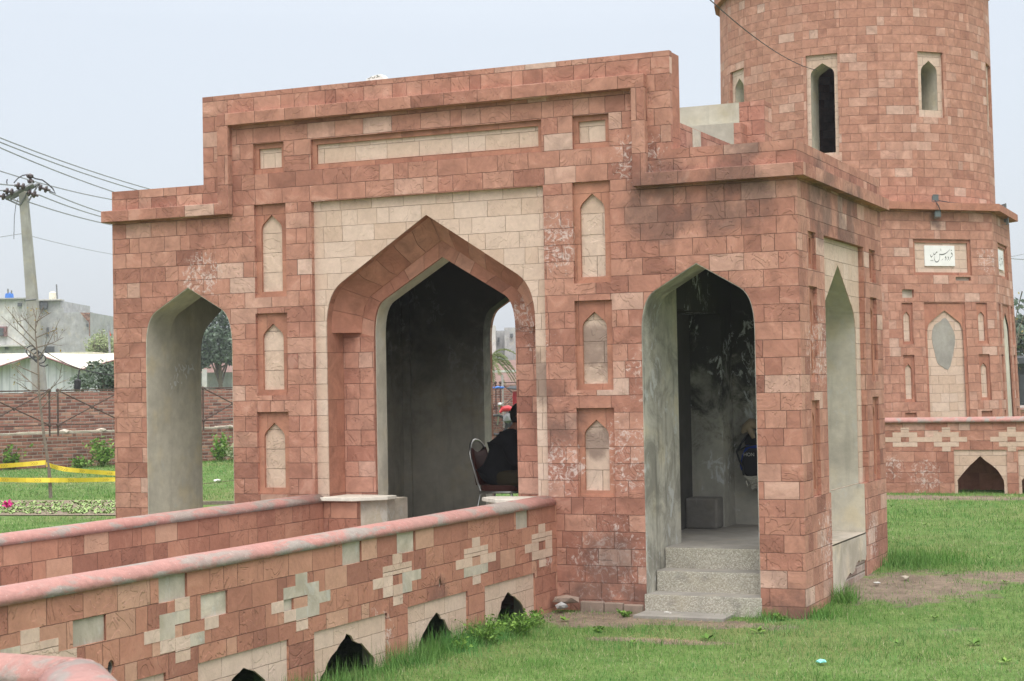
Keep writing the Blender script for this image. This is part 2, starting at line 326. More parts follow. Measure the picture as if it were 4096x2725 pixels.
# ---------------------------------------------------------------- mesh builder
ROOTLOC = {}
class MB:
    def __init__(s, tf=None): s.v = []; s.f = []; s.uv = []; s.tf = tf
    def face(s, pts, uv=None):
        k = len(s.v); s.v += [Vector(p) for p in pts]; s.f.append(list(range(k, k + len(pts)))); s.uv.append(uv)
    def box(s, x0, x1, y0, y1, z0, z1, skip=''):
        a = [(x0, y0, z0), (x1, y0, z0), (x1, y1, z0), (x0, y1, z0), (x0, y0, z1), (x1, y0, z1), (x1, y1, z1), (x0, y1, z1)]
        for key, q in (('f', (0, 1, 5, 4)), ('r', (1, 2, 6, 5)), ('b', (2, 3, 7, 6)), ('l', (3, 0, 4, 7)), ('t', (4, 5, 6, 7)), ('d', (3, 2, 1, 0))):
            if key not in skip: s.face([a[i] for i in q])
        return s
    def prism(s, outer, holes, fn, d0, d1, front=True, back=True, sides=True, holesides=True, rev=False):
        """outline with holes in (u,v); fn(u,v,d) gives the point; d0 is the visible side"""
        def area(l): return sum(l[i][0] * l[(i + 1) % len(l)][1] - l[(i + 1) % len(l)][0] * l[i][1] for i in range(len(l)))
        outer = list(outer) if area(outer) > 0 else list(outer)[::-1]
        holes = [list(h) if area(h) < 0 else list(h)[::-1] for h in holes]
        loops = [outer] + holes; flat = [p for l in loops for p in l]
        tris = tessellate_polygon([[Vector((p[0], p[1], 0)) for p in l] for l in loops])
        for t in tris:
            a = [flat[i] for i in t]
            if (a[1][0] - a[0][0]) * (a[2][1] - a[0][1]) - (a[2][0] - a[0][0]) * (a[1][1] - a[0][1]) < 0: a = a[::-1]
            if front: s.face([fn(p[0], p[1], d0) for p in (a[::-1] if rev else a)])
            if back: s.face([fn(p[0], p[1], d1) for p in (a if rev else a[::-1])])
        for li, l in enumerate(loops):
            if (li == 0 and not sides) or (li > 0 and not holesides): continue
            for i in range(len(l)):
                p, q = l[i], l[(i + 1) % len(l)]
                f = [fn(p[0], p[1], d1), fn(q[0], q[1], d1), fn(q[0], q[1], d0), fn(p[0], p[1], d0)]
                s.face(f[::-1] if rev else f)
        return s
    def tube(s, pts, r, n=8, caps=True):
        pts = [Vector(p) for p in pts]; rs = r if isinstance(r, (list, tuple)) else [r] * len(pts); rings = []; ref = None
        for i, p in enumerate(pts):
            t = (pts[min(i + 1, len(pts) - 1)] - pts[max(i - 1, 0)]).normalized()
            if ref is None: ref = Vector((0, 0, 1)) if abs(t.z) < .9 else Vector((1, 0, 0))
            a = t.cross(ref).normalized(); b = a.cross(t); ref = b if b.length > 0 else ref
            rings.append([p + (a * math.cos(2 * math.pi * k / n) + b * math.sin(2 * math.pi * k / n)) * rs[i] for k in range(n)])
        for i in range(len(rings) - 1):
            for k in range(n): s.face([rings[i][k], rings[i][(k + 1) % n], rings[i + 1][(k + 1) % n], rings[i + 1][k]])
        if caps: s.face(rings[0]); s.face(rings[-1][::-1])
        return s
    def lathe(s, c, prof, n=12, axis='z'):
        c = Vector(c); rings = []
        for (r, h) in prof:
            ring = []
            for k in range(n):
                a = 2 * math.pi * k / n; x, y = r * math.cos(a), r * math.sin(a)
                ring.append(c + (Vector((x, y, h)) if axis == 'z' else Vector((h, x, y)) if axis == 'x' else Vector((x, h, y))))
            rings.append(ring)
        for i in range(len(rings) - 1):
            for k in range(n): s.face([rings[i][k], rings[i][(k + 1) % n], rings[i + 1][(k + 1) % n], rings[i + 1][k]])
        s.face(rings[0][::-1]); s.face(rings[-1]); return s
    def blob(s, c, r, n=2, jit=.25, sc=(1, 1, 1)):
        bm = bmesh.new(); bmesh.ops.create_icosphere(bm, subdivisions=n, radius=1)
        for v in bm.verts: v.co *= 1 + random.uniform(-jit, jit)
        for f in bm.faces: s.face([Vector(c) + Vector((v.co.x * sc[0], v.co.y * sc[1], v.co.z * sc[2])) * r for v in f.verts])
        bm.free(); return s
    def build(s, name, mat, parent=None, smooth=False, weld=True, bevel=0, tint=None, sub=0):
        V_ = [s.tf(v) for v in s.v] if s.tf else s.v
        off = ROOTLOC.get(parent.name, Vector()) if parent else Vector()
        me = bpy.data.meshes.new(name); me.from_pydata([tuple(v - off) for v in V_], [], s.f)
        ul = me.uv_layers.new(name='UVMap'); i = 0; data = np.zeros(len(me.loops) * 2, 'f')
        for fi, f in enumerate(s.f):
            if s.uv[fi] is None:
                a, b, c = V_[f[0]], V_[f[1]], V_[f[2]]; n = (b - a).cross(c - a)
                if n.length < 1e-12: n = Vector((0, 0, 1))
                n.normalize()
                if abs(n.z) > .92: t, bb = Vector((1, 0, 0)), Vector((0, 1, 0))
                else: t = Vector((0, 0, 1)).cross(n).normalized(); bb = n.cross(t)
                if abs(n.z) < .2: bb = Vector((0, 0, 1))
                for k in f: data[i] = V_[k].dot(t); data[i + 1] = V_[k].dot(bb); i += 2
            else:
                for q in s.uv[fi]: data[i], data[i + 1] = q; i += 2
        ul.data.foreach_set('uv', data)
        if tint is not None:
            at_ = me.attributes.new('tint', 'FLOAT', 'FACE'); at_.data.foreach_set('value', np.asarray(tint, 'f'))
        if weld:
            bm = bmesh.new(); bm.from_mesh(me); bmesh.ops.remove_doubles(bm, verts=bm.verts, dist=1e-4)
            bm.to_mesh(me); bm.free()
        if smooth: me.polygons.foreach_set('use_smooth', [True] * len(me.polygons))
        me.materials.append(M[mat]); o = bpy.data.objects.new(name, me); S.collection.objects.link(o)
        if parent: o.parent = parent; ROOTLOC[o.name] = off
        if bevel:
            b = o.modifiers.new('b', 'BEVEL'); b.width = bevel; b.segments = 2; b.limit_method = 'ANGLE'; b.angle_limit = R(50)
        return o

def tag(o, label=None, cat=None, group=None, kind=None):
    for k, v in (('label', label), ('category', cat), ('group', group), ('kind', kind)):
        if v: o[k] = v
    return o
def thing(name, loc, label, cat, group=None, rz=0.0):
    o = bpy.data.objects.new(name, None); o.empty_display_size = .2; S.collection.objects.link(o); o.location = loc; o.rotation_euler = (0, 0, rz)
    if rz == 0.0: ROOTLOC[o.name] = Vector(loc)
    return tag(o, label, cat, group)
def place(o, loc=None, rz=None, sc=None):
    if loc is not None: o.location = loc
    if rz is not None: o.rotation_euler[2] = rz
    if sc: o.scale = (sc,) * 3
    return o
def kids(o): return [c for c in bpy.data.objects if c.parent == o]
def copy_tree(o, parent=None):
    c = o.copy(); S.collection.objects.link(c); c.parent = parent
    for ch in kids(o): copy_tree(ch, c)
    return c

def arch(hw, z0, zs, xc, zc, za, c=0.0, n=7):
    """pointed four-centred arch outline, counter-clockwise from bottom right, centred on c"""
    zt = za - (za - zc) / xc * hw; pts = [(hw, z0)]
    for i in range(n + 1):
        t = i / n; pts.append(((1 - t) ** 2 * hw + 2 * t * (1 - t) * hw + t * t * xc, (1 - t) ** 2 * zs + 2 * t * (1 - t) * zt + t * t * zc))
    pts.append((xc * .5, (zc + za) / 2)); right = pts; left = [(-x, z) for x, z in right[::-1]]
    return [(x + c, z) for x, z in right + [(0, za)] + left]
def rect(x0, x1, z0, z1): return [(x0, z0), (x1, z0), (x1, z1), (x0, z1)]
FX = lambda u, v, d: (u, d, v)                 # facade plane: u = x, d = depth y
def ragged(pts, amp, step=.04):
    o = []
    for i in range(len(pts) - 1):
        a, b = Vector((*pts[i], 0)), Vector((*pts[i + 1], 0)); n = max(1, int((b - a).length / step))
        for k in range(n):
            p = a.lerp(b, k / n); j = amp if 0 < k or i else 0
            o.append((p.x + random.uniform(-j, j), p.y + random.uniform(-j, j)))
    o.append(pts[-1]); return o
# ================================================================= ground
def gh(y): return -.08 + (.33 * (1 - math.exp(-y / 5.5)) if y > 0 else 0.0)
mb = MB(); ys = [-60, -30, -12, -6, -3, -1, 0, 1, 2, 3, 4, 6, 8, 10, 13, 17, 22, 30, 60, 150, 600, 1500]; xs = [-900, -200, -60, -20, -5, 5, 20, 60, 200, 900]
for i in range(len(ys) - 1):
    for j in range(len(xs) - 1):
        mb.face([(x, y, gh(y)) for x, y in ((xs[j], ys[i]), (xs[j + 1], ys[i]), (xs[j + 1], ys[i + 1]), (xs[j], ys[i + 1]))])
tag(mb.build('ground', 'ground', smooth=True), kind='structure')

# ================================================================= gatehouse
MID = -3.53
GH = thing('gatehouse', (MID, 1.65, 0), 'red sandstone gatehouse with three pointed arches and a tall raised middle', 'gatehouse')
mir = lambda x: 2 * MID - x
ARCH_S = dict(hw=.505, zs=2.36, xc=.38, zc=2.725, za=2.945)
ARCH_O = dict(hw=1.085, zs=2.5, xc=.915, zc=2.934, za=3.525)
ARCH_I = dict(hw=.745, zs=2.42, xc=.64, zc=2.768, za=3.153)
def A(d, z0, c=0.0, grow=0.0):
    k = dict(d); k['hw'] += grow; k['zs'] += 0; k['xc'] += grow * .8; k['zc'] += grow * .6; k['za'] += grow * 1.15
    return arch(z0=z0, c=c, **k)
OUTL = [(-7.06, -.3), (0, -.3), (0, 3.955), (-1.107, 3.955), (-1.107, 4.82), (-5.955, 4.82), (-5.955, 3.955), (-7.06, 3.955)]
NZ = [(2.82, 3.722, 2.875, 3.618), (1.87, 2.665, 1.926, 2.566), (.917, 1.712, .98, 1.607)]
NX = [(-5.375, -5.018), (mir(-5.018), mir(-5.375))]
SQ = [(-5.378, -5.03), (mir(-5.03), mir(-5.378))]
def notch(poly, arc):
    """cut an arch that reaches the bottom edge out of an outline whose first edge is the bottom"""
    return [poly[0]] + arc[::-1] + poly[1:]
cen = rect(-4.735, -2.325, -.3, 3.715)
front_holes = [A(ARCH_S, -.25, -6.157, .007), A(ARCH_S, -.25, -.903, .007)]
for (a, b) in NX:
    for z in NZ: front_holes.append(rect(a, b, z[0], z[1]))
for (a, b) in SQ: front_holes.append(rect(a, b, 4.018, 4.316))
front_holes.append(rect(-4.73, -2.33, 4.02, 4.312))
outl = [(-7.06, -.3), (-4.735, -.3), (-4.735, 3.715), (-2.325, 3.715), (-2.325, -.3)] + OUTL[1:]
mb = MB(); mb.prism(outl, front_holes, FX, 0, .065, back=False)
mb.build('front_wall', 'red', GH)
# wall body behind the facing, down to the inner arch face
low = [(-7.055, -.3), (-.005, -.3), (-.005, 3.6), (-7.055, 3.6)]
mb = MB(); mb.prism(notch(low, [(x, z) for x, z in A(ARCH_O, -.3, MID)]), front_holes[:2], FX, .065, .37)
mb.box(-5.955, -1.112, .065, .273, 3.6, 4.815); mb.box(-7.055, -5.955, .065, .2, 3.6, 3.95); mb.box(-1.112, -.2, .065, .2, 3.6, 3.95)
mb.build('wall_core', 'red_plain', GH)
# buff panel round the middle arch
mb = MB(); mb.prism(notch(cen, A(ARCH_O, -.3, MID)), [], FX, .05, .0645, back=False); mb.build('arch_panel', 'beige', GH)
# inner arch face with radial stones
po, pi = A(ARCH_O, -.3, MID, .006), A(ARCH_I, -.3, MID)
mb = MB(); s = 0
for i in range(len(pi) - 1):
    a, b, c, d = pi[i], pi[i + 1], po[i + 1], po[i]
    l1 = math.dist(a, b); l2 = math.dist(d, c); l = (l1 + l2) / 2
    n = max(1, int(l / .25))
    for k in range(n):
        lp = lambda p, q, t: (p[0] + (q[0] - p[0]) * t, p[1] + (q[1] - p[1]) * t)
        q = [lp(a, b, k / n), lp(a, b, (k + 1) / n), lp(d, c, (k + 1) / n), lp(d, c, k / n)]
        s0, s1 = s + l * k / n, s + l * (k + 1) / n
        straight = i == 0 or i == len(pi) - 2
        if straight: uv = [(p[0], p[1]) for p in q]
        else: uv = [(0.1, s0), (.1, s1), (.44, s1), (.44, s0)]
        mb.face([(p[0], .37, p[1]) for p in q][::-1], uv[::-1])
        mb.face([(q[0][0], .37, q[0][1]), (q[1][0], .37, q[1][1]), (q[1][0], .40, q[1][1]), (q[0][0], .40, q[0][1])])
    s += l
sel = [k for k in range(len(mb.f))]
mb.build('arch_ring', 'voussoir', GH)
# jambs below the spring carry normal courses
for sx in (-1, 1):
    x0, x1 = MID + sx * .748, MID + sx * 1.08
    MB().box(min(x0, x1), max(x0, x1), .364, .369, -.2, 2.42, skip='b').build('arch_jamb', 'red', GH)
# splayed moulding between reveal and ring, starts 2.46 m up
PB = A(dict(hw=.875, zs=2.46, xc=.745, zc=2.83, za=3.31), 2.46, MID); PO = A(dict(ARCH_O, zs=2.5), 2.46, MID)
mb = MB(); s = 0
for i in range(len(PO) - 1):
    a, b, c, d = PO[i], PO[i + 1], PB[i + 1], PB[i]; l = math.dist(a, b)
    y0, y1 = .15, .362; w = .3
    mb.face([(a[0], y0, a[1]), (b[0], y0, b[1]), (c[0], y1, c[1]), (d[0], y1, d[1])][::-1], [(0.05, s), (.05, s + l), (w, s + l), (w, s)][::-1])
    mb.face([(d[0], y1, d[1]), (c[0], y1, c[1]), (c[0], .37, c[1]), (d[0], .37, d[1])][::-1])
    s += l
for i, sx in ((0, 1), (-1, -1)):
    a, d = PO[i], PB[i]; mb.face([(a[0], .15, a[1]), (d[0], .362, d[1]), (d[0], .37, d[1]), (a[0], .37, a[1])])
mb.build('arch_moulding', 'voussoir', GH)
# concrete behind the ring
mb = MB(); mb.prism(notch(rect(-5.2, -1.86, -.3, 3.45), A(ARCH_I, -.3, MID, -.004)), [], FX, .401, .60); mb.build('arch_lining', 'concrete', GH)
# side arch linings and room fronts
for c in (-6.157, -.903):
    mb = MB(); mb.prism(A(ARCH_S, -.24, c, .0068), [A(ARCH_S, -.235, c)], FX, .005, .40)
    mb.prism(rect(c - .5135, c + .5135, -.3, 3.45), [A(ARCH_S, -.25, c, .003)], FX, .3702, .399); mb.build('arch_lining', 'jamb' if c > -2 else 'concrete', GH)
# niches
for (a, b) in NX:
    c = (a + b) / 2 - .003
    for (z0, z1, y0, y1) in NZ:
        fr = MB(); ar = arch(.117, y0, y1 - .15, .082, y1 - .072, y1, c, 5)
        fr.prism(rect(a - .01, b + .01, z0 - .01, z1 + .01), [ar], FX, .034, .0648, back=False, sides=False)
        fr.box(a, b, .02, .034, z0, z0 + .028, skip='b')
        f = fr.build('niche', 'red_plain', GH)
        MB().prism(rect(a + .03, b - .03, z0 + .03, z1 - .02), [], FX, .0615, .0645, back=False).build('niche_panel', 'beige_niche', f)
for (a, b, y0, y1) in [(SQ[0][0], SQ[0][1], 4.018, 4.316), (SQ[1][0], SQ[1][1], 4.018, 4.316), (-4.73, -2.33, 4.02, 4.312)]:
    f = MB().prism(rect(a - .01, b + .01, y0 - .01, y1 + .01), [rect(a + .046, b - .046, y0 + .056, y1 - .05)], FX, .036, .0648, back=False, sides=False).build('frieze_frame', 'red_plain', GH)
    MB().prism(rect(a + .03, b - .03, y0 + .03, y1 - .03), [], FX, .060, .0645, back=False).build('frieze_panel', 'beige', f)
# cornice and stepped band
band = [(-7.14, 3.64), (-5.617, 3.64), (-5.617, 4.504), (-1.443, 4.504), (-1.443, 3.64), (.08, 3.64), (.08, 3.755), (-1.32, 3.755), (-1.32, 4.625), (-5.74, 4.625), (-5.74, 3.755), (-7.14, 3.755)]
mb = MB(); mb.prism(band, [], FX, -.08, 0.0, back=False); mb.build('cornice', 'red_trim', GH, bevel=.006)
mb = MB(); mb.box(0, .08, 0.0, 3.38, 3.64, 3.755, skip='lf'); mb.box(-7.14, -7.06, 0.0, 3.38, 3.64, 3.755, skip='rf'); mb.box(-7.06, 0, 3.3, 3.38, 3.64, 3.755, skip='lrf'); mb.build('side_cornice', 'red_trim', GH)
# side walls (right one is seen, left one mirrored)
ARCH_E = dict(hw=.69, zs=2.30, xc=.545, zc=2.617, za=2.99)
for side in (0, 1):
    fx = (lambda u, v, d: (-d, u, v)) if side == 0 else (lambda u, v, d: (-7.06 + d, u, v)); rv = side == 1
    nn = [(2.885, 3.21), (1.905, 2.735), (.917, 1.748)]; ny = [(.315, .608), (2.745, 3.035)]
    o_ = [(.0655, -.3), (.955, -.3), (.955, .92), (.9, .92), (.9, 3.212), (2.5, 3.212), (2.5, .92), (2.33, .92), (2.33, -.3), (3.297, -.3), (3.297, 3.9545), (.0655, 3.9545)]
    hs = [rect(a, b, z0, z1) for (a, b) in ny for (z0, z1) in nn]
    mb = MB(); mb.prism(o_, hs, fx, 0, .065, back=False, rev=rv); mb.build('side_wall', 'red', GH)
    E_ = arch(z0=.445, c=1.64, **ARCH_E)
    mb = MB(); mb.prism(rect(.90, 2.50, .92, 3.21), [arch(z0=.925, c=1.64, **ARCH_E)], fx, .055, .0645, back=False, sides=False, rev=rv); mb.build('side_arch_panel', 'beige', GH)
    mb = MB(); mb.prism(rect(.4005, 3.115, .445, 3.6), [arch(z0=.4455, c=1.64, **ARCH_E)], fx, .065, .398, rev=rv); mb.build('side_wall_core', 'concrete', GH)
    mb = MB(); mb.box(*((-.4, -.02) if side == 0 else (-7.04, -6.66)), .956, 2.329, -.3, .44); 
    mb.build('sill_brickwork', 'brick_dull', GH)
    mb = MB(); pts = [(.956, .452), (2.329, .452), (2.329, .24)] + ragged([(2.329, .20), (1.95, .21), (1.75, .13), (1.5, .12), (1.3, .02), (1.1, -.03), (.956, -.02)], .016, .05)
    mb.prism(pts[:3] + pts[4:], [], fx, .002, .02, rev=rv); mb.box(*((-.4, -.002) if side == 0 else (-7.058, -6.66)), .956, 2.329, .4405, .4535, skip='d'); mb.build('sill', 'cement', GH)
    mb = MB()   # cement filling the recess above the sill flush with the wall
    for (a, b) in ((.93, .956), (2.329, 2.36)): mb.prism(rect(a, b, .45, .918), [], fx, .008, .065, rev=rv)
    mb.build('sill_jamb', 'concrete', GH)
    for (a, b) in ny:
        c = (a + b) / 2
        for k, (z0, z1) in enumerate(nn):
            hole = rect(a + .05, b - .05, z0 + .05, z1 - .05) if k == 0 else arch(.09, z0 + .06, z1 - .22, .06, z1 - .13, z1 - .07, c, 4)
            f = MB().prism(rect(a - .01, b + .01, z0 - .01, z1 + .01), [hole], fx, .034, .0648, back=False, sides=False, rev=rv).build('niche', 'red_plain', GH)
            MB().prism(rect(a + .03, b - .03, z0 + .03, z1 - .02), [], fx, .0615, .0645, back=False, rev=rv).build('niche_panel', 'beige_niche', f)
    mb = MB(); mb.box(*((-.2, -.065) if side == 0 else (-6.995, -6.86)), .2, 3.3, 3.6, 3.95); mb.build('side_parapet', 'red', GH)
# partitions with doorways, front piers
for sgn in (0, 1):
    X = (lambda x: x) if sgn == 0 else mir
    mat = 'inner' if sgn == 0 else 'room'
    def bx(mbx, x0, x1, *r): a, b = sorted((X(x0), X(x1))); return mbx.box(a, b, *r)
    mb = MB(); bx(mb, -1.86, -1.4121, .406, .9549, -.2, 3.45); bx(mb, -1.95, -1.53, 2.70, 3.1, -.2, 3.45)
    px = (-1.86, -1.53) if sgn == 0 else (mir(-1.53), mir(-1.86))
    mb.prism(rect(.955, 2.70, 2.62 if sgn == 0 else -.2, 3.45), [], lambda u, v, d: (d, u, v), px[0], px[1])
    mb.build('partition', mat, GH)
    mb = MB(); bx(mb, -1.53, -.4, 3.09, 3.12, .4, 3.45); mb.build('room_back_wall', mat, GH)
mb = MB(); mb.box(-1.875, -1.862, .9, 2.9, .3, 2.75); mb.build('doorway_shade_panel', 'room_shade', GH)  # added panel closing the doorway, coloured near-black to stand for its unlit gap
mb = MB(); mb.box(-1.4122, -1.408, .4001, .955, -.1, 3.45); mb.build('door_jamb', 'jamb', GH)
ARB = dict(ARCH_I, hw=.70, xc=.60)
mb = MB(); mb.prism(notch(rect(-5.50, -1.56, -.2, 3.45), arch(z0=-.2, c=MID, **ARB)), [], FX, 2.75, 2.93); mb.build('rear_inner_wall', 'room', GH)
mb = MB(); mb.prism(notch(rect(-7.055, -.005, -.3, 3.6), A(ARCH_O, -.3, MID)), [], FX, 3.121, 3.30)
mb.prism(notch(rect(-5.0, -2.06, -.3, 3.45), A(ARCH_I, -.3, MID, .02)), [], FX, 2.931, 3.12); mb.box(-6.86, -.2, 3.12, 3.295, 3.6, 3.95, skip='d'); mb.build('rear_wall', 'red', GH)
mb = MB(); mb.box(-7.0, -.06, .3, 3.2, 3.452, 3.598); mb.build('ceiling_slab', 'room_shade', GH)  # ceiling coloured near-black to keep the rooms in shade
# rear raised block, seen over the right wing
mb = MB(); mb.box(-5.955, -1.375, 3.02, 3.28, 3.6, 4.82); mb.box(-5.7, -1.372, 2.80, 3.0195, 3.6, 4.58); mb.build('rear_parapet_block', 'roofcem', GH)
mb = MB(); mb.box(-1.3745, -1.107, 3.02, 3.30, 3.6, 4.822); mb.box(-5.955, -1.375, 3.281, 3.30, 3.6, 4.818); mb.box(-1.3715, -1.30, 2.80, 3.0195, 3.6, 4.575); mb.build('rear_parapet_facing', 'red', GH)
mb = MB(); mb.box(-1.30, -1.112, .274, 2.79, 3.6, 4.22); mb.box(-5.95, -5.76, .274, 2.79, 3.6, 4.22); mb.build('roof_parapet', 'red', GH)
mb = MB(); mb.box(-1.1118, -1.1085, .62, .86, 3.9, 4.215); mb.build('parapet_patch', 'cement', GH)
# floor, steps, threshold
mb = MB(); mb.box(-6.67, -.39, .66, 3.1, -.2, .442); mb.box(-1.403, -.405, .49, .6595, -.2, .442, skip='b'); mb.box(-4.27, -2.79, .0, .6595, -.1, .30); mb.box(-6.66, -5.66, .1, .6595, -.2, .442); mb.build('floor', 'floor', GH)
for k, (y, z0, z1) in enumerate([(-.015, -.2, .085), (.225, .02, .265), (.465, .2, .448)]):
    MB().box(-1.432 if k == 0 else -1.400, -.382 if k == 0 else -.4085, y, y + .30, z0, z1).build('step', 'terrazzo', GH, bevel=.008)
    MB().box(-1.425 if k == 0 else -1.399, -.39 if k == 0 else -.41, y + .006, y + .29, z1 + .0005, z1 + .003, skip='d').build('tread_screed', 'floor', GH)
MB().box(-1.42, -.62, -.34, -.02, -.2, -.052).build('threshold_slab', 'floor', GH, bevel=.006)
for (x0, x1, z1) in ((-2.02, -1.80, .01), (-1.795, -1.62, .005), (-1.615, -1.44, -.005)): MB().box(x0, x1, -.055, -.001, -.2, z1).build('plinth_stone', 'plinth', GH, bevel=.01)
# pedestals with marble tops at the middle arch
for sx in (0, 1):
    X = (lambda x: x) if sx == 0 else mir
    def bx(x0, x1, *r): a, b = sorted((X(x0), X(x1))); return MB().box(a, b, *r)
    bx(-4.602, -4.245, -.075, .34, -.2, .868).build('pedestal', 'wall_red', GH)
    mb = MB(); pts = [(X(x), y) for x, y in ((-4.245, .0), (-4.06, .18), (-4.06, .595), (-4.245, .595))]
    mb.prism(pts, [], lambda u, v, d: (u, v, d), .866, -.2); mb.build('pedestal_cement', 'cement', GH)
    mb = MB(); pts = [(X(x), y) for x, y in ((-4.71, -.13), (-4.27, -.13), (-4.02, .12), (-4.02, .3), (-4.60, .36), (-4.60, .0), (-4.70, -.02))]
    mb.prism(pts, [], lambda u, v, d: (u, v, d), .902, .869); mb.build('pedestal_slab', 'marble_dirty', GH, bevel=.004)
# scrawled whitewash on the left jamb
GX = -6.6525
def strokes(mb, lst, fn, wscale=1.0):
    for st in lst:
        p = [Vector((a[0], a[1], 0)) for a in st]; ws = [a[2] * wscale for a in st]
        # resample with a smooth curve
        q, w_ = [], []
        for i in range(len(p) - 1):
            p0, p1, p2, p3 = p[max(i - 1, 0)], p[i], p[i + 1], p[min(i + 2, len(p) - 1)]
            for k in range(5):
                t = k / 5; q.append(.5 * ((2 * p1) + (p2 - p0) * t + (2 * p0 - 5 * p1 + 4 * p2 - p3) * t * t + (3 * p1 - p0 - 3 * p2 + p3) * t ** 3)); w_.append(ws[i] + (ws[i + 1] - ws[i]) * t)
        q.append(p[-1]); w_.append(ws[-1]); L_, R_ = [], []
        for i in range(len(q)):
            t = (q[min(i + 1, len(q) - 1)] - q[max(i - 1, 0)]); t = t.normalized() if t.length else Vector((1, 0, 0)); n = Vector((-t.y, t.x, 0)) * w_[i] / 2
            L_.append(q[i] + n); R_.append(q[i] - n)
        for i in range(len(q) - 1): mb.face([fn(*x.xy) for x in (R_[i], R_[i + 1], L_[i + 1], L_[i])])
    return mb
sc = [[(560, 500, 30), (600, 620, 50), (620, 760, 45)], [(690, 560, 8), (640, 640, 34), (620, 750, 20)], [(745, 400, 50), (745, 520, 45)], [(750, 680, 20), (780, 790, 18)],
      [(800, 520, 18), (820, 640, 45), (900, 690, 30), (930, 600, 25), (880, 450, 24)], [(880, 440, 26), (950, 560, 40), (1010, 610, 60), (960, 690, 60), (930, 780, 20), (945, 870, 14)],
      [(1020, 440, 20), (1070, 470, 42), (1060, 600, 30), (1000, 640, 30)], [(1165, 450, 24), (1170, 620, 80), (1150, 780, 90), (1120, 850, 30)], [(1190, 820, 30), (1175, 930, 10)], [(1200, 640, 70), (1280, 630, 80), (1360, 590, 60), (1400, 680, 50), (1450, 660, 14)],
      [(1290, 400, 24), (1340, 480, 40), (1385, 600, 20)], [(560, 880, 30), (540, 1010, 24), (490, 1140, 12)], [(660, 830, 50), (690, 890, 50), (650, 1000, 30), (650, 1150, 24), (720, 1250, 40)], [(560, 1180, 120), (570, 1300, 120), (590, 1400, 60)], [(1000, 850, 30), (1070, 960, 50), (1090, 1080, 24)], [(370, 1260, 26), (350, 1340, 24)], [(430, 1380, 50), (410, 1540, 30)], [(860, 1200, 20), (860, 1300, 50)]]
def gfn(u, v):
    px, py = 650 + u / 11.2, 1420 + v / 11.2; d = FW * FPX + RT * (px - CXP) - UP * (py - CYP); t = (GX - CAM.x) / d.x; return tuple(CAM + d * t)
strokes(MB(), sc, gfn).build('wall_scrawl', 'chalk', GH, weld=False)
# cement cube left in the doorway, marble fragment on the roof edge
mb = MB(); mb.box(-.165, .165, -.13, .13, 0, .31); o = mb.build('concrete_block', 'block', bevel=.02)
tag(o, 'rough grey concrete block standing on the floor inside the right arch', 'concrete block'); place(o, (-1.70, 2.58, .443), R(2))

# ================================================================= causeway parapet walls
def half_cap(mb, a, b, w, z0, h, n=9, ends=True):
    """rounded coping between two ground points"""
    a, b = Vector((*a, 0)), Vector((*b, 0)); t = (b - a).normalized(); s = Vector((t.y, -t.x, 0))
    prof = [(w * math.cos(math.pi * k / n), h * math.sin(math.pi * k / n) ** .75) for k in range(n + 1)]
    L_ = (b - a).length; m_ = max(1, int(L_ / .6)); rings = []
    for i in range(m_ + 1):
        c = a.lerp(b, i / m_); j = random.uniform(-.004, .004); rings.append([c + s * (x + j) + Vector((0, 0, z0 + z + j * .6 * (z > 0))) for x, z in prof])
    for i in range(m_):
        for k in range(n): mb.face([rings[i][k], rings[i][k + 1], rings[i + 1][k + 1], rings[i + 1][k]])
        mb.face([rings[i][0], rings[i + 1][0], rings[i + 1][-1], rings[i][-1]])
    if ends: mb.face(rings[0][::-1]); mb.face(rings[-1])
    return mb
XN = -2.255; NW = thing('causeway_parapet', (XN - .1, -5.5, 0), 'low sandstone parapet with buff diamond inlays and dark broken drain arches along its foot', 'low wall')
PX = lambda u, v, d: (XN - d, u, v)
YEND = -11.6
PAN = [(-.505 - 1.345 * k - 1.022, -.505 - 1.345 * k) for k in range(8)]
PATCH = [(-3.025, -2.735, .70, .853), (-3.825, -3.553, .70, .853), (-.885, -.619, .702, .853), (-5.944, -5.661, .70, .853), (-6.714, -6.43, .56, .705), (-5.525, -5.235, .555, .70), (-4.60, -4.47, .475, .56)]
CR = [-.335 - 1.345 * k for k in range(9)]
MISS = {(3, 4), (3, 3), (2, 5), (5, 1)}
pipe = [(-6.39 + .032 * math.cos(a), .405 + .045 * math.sin(a)) for a in [k * math.pi / 4 for k in range(8)]]
crk = [(-2.325, .36), (-2.30, .40), (-2.315, .44), (-2.33, .47), (-2.35, .44), (-2.345, .39)]
outl = [(YEND, -.3)]
for (a, b) in sorted(PAN): outl += [(a, -.3), (a, .30), (b, .30), (b, -.3)]
outl += [(0.0, -.3), (0.0, .855), (YEND, .855)]
def cross_cells(c):
    u = .15; rows = [(0, [0]), (1, [-1, 0, 1]), (2, [-2, -1, 1, 2]), (3, [-1, 0, 1]), (4, [0])]
    return [(r, c + k * u - u / 2, c + k * u + u / 2) for r, ks in rows for k in ks]
gone = []          # inlay stones that have fallen out
for (c, cells) in ((-5.715, [(1, 0), (1, 1), (2, -1), (3, 1), (1, -1), (2, 1)]), (-4.37, [(0, 0), (1, 0), (1, -1), (2, 1), (2, 2), (3, 0), (3, 1), (1, 1), (2, -1)]), (-3.025, [(2, 1), (2, 2), (3, 1)]), (-1.685, [(3, -1), (3, 0), (3, 1)]), (-7.06, [(2, -2), (1, -1)])):
    for r_, k in cells: gone.append((c + k * .15 - .073, c + k * .15 + .073, .71 - .075 * (r_ + 1) + .002, .71 - .075 * r_ - .002))
mb = MB(); holes = [rect(*p) for p in PATCH] + [rect(*g_) for g_ in gone] + [pipe[::-1], crk]
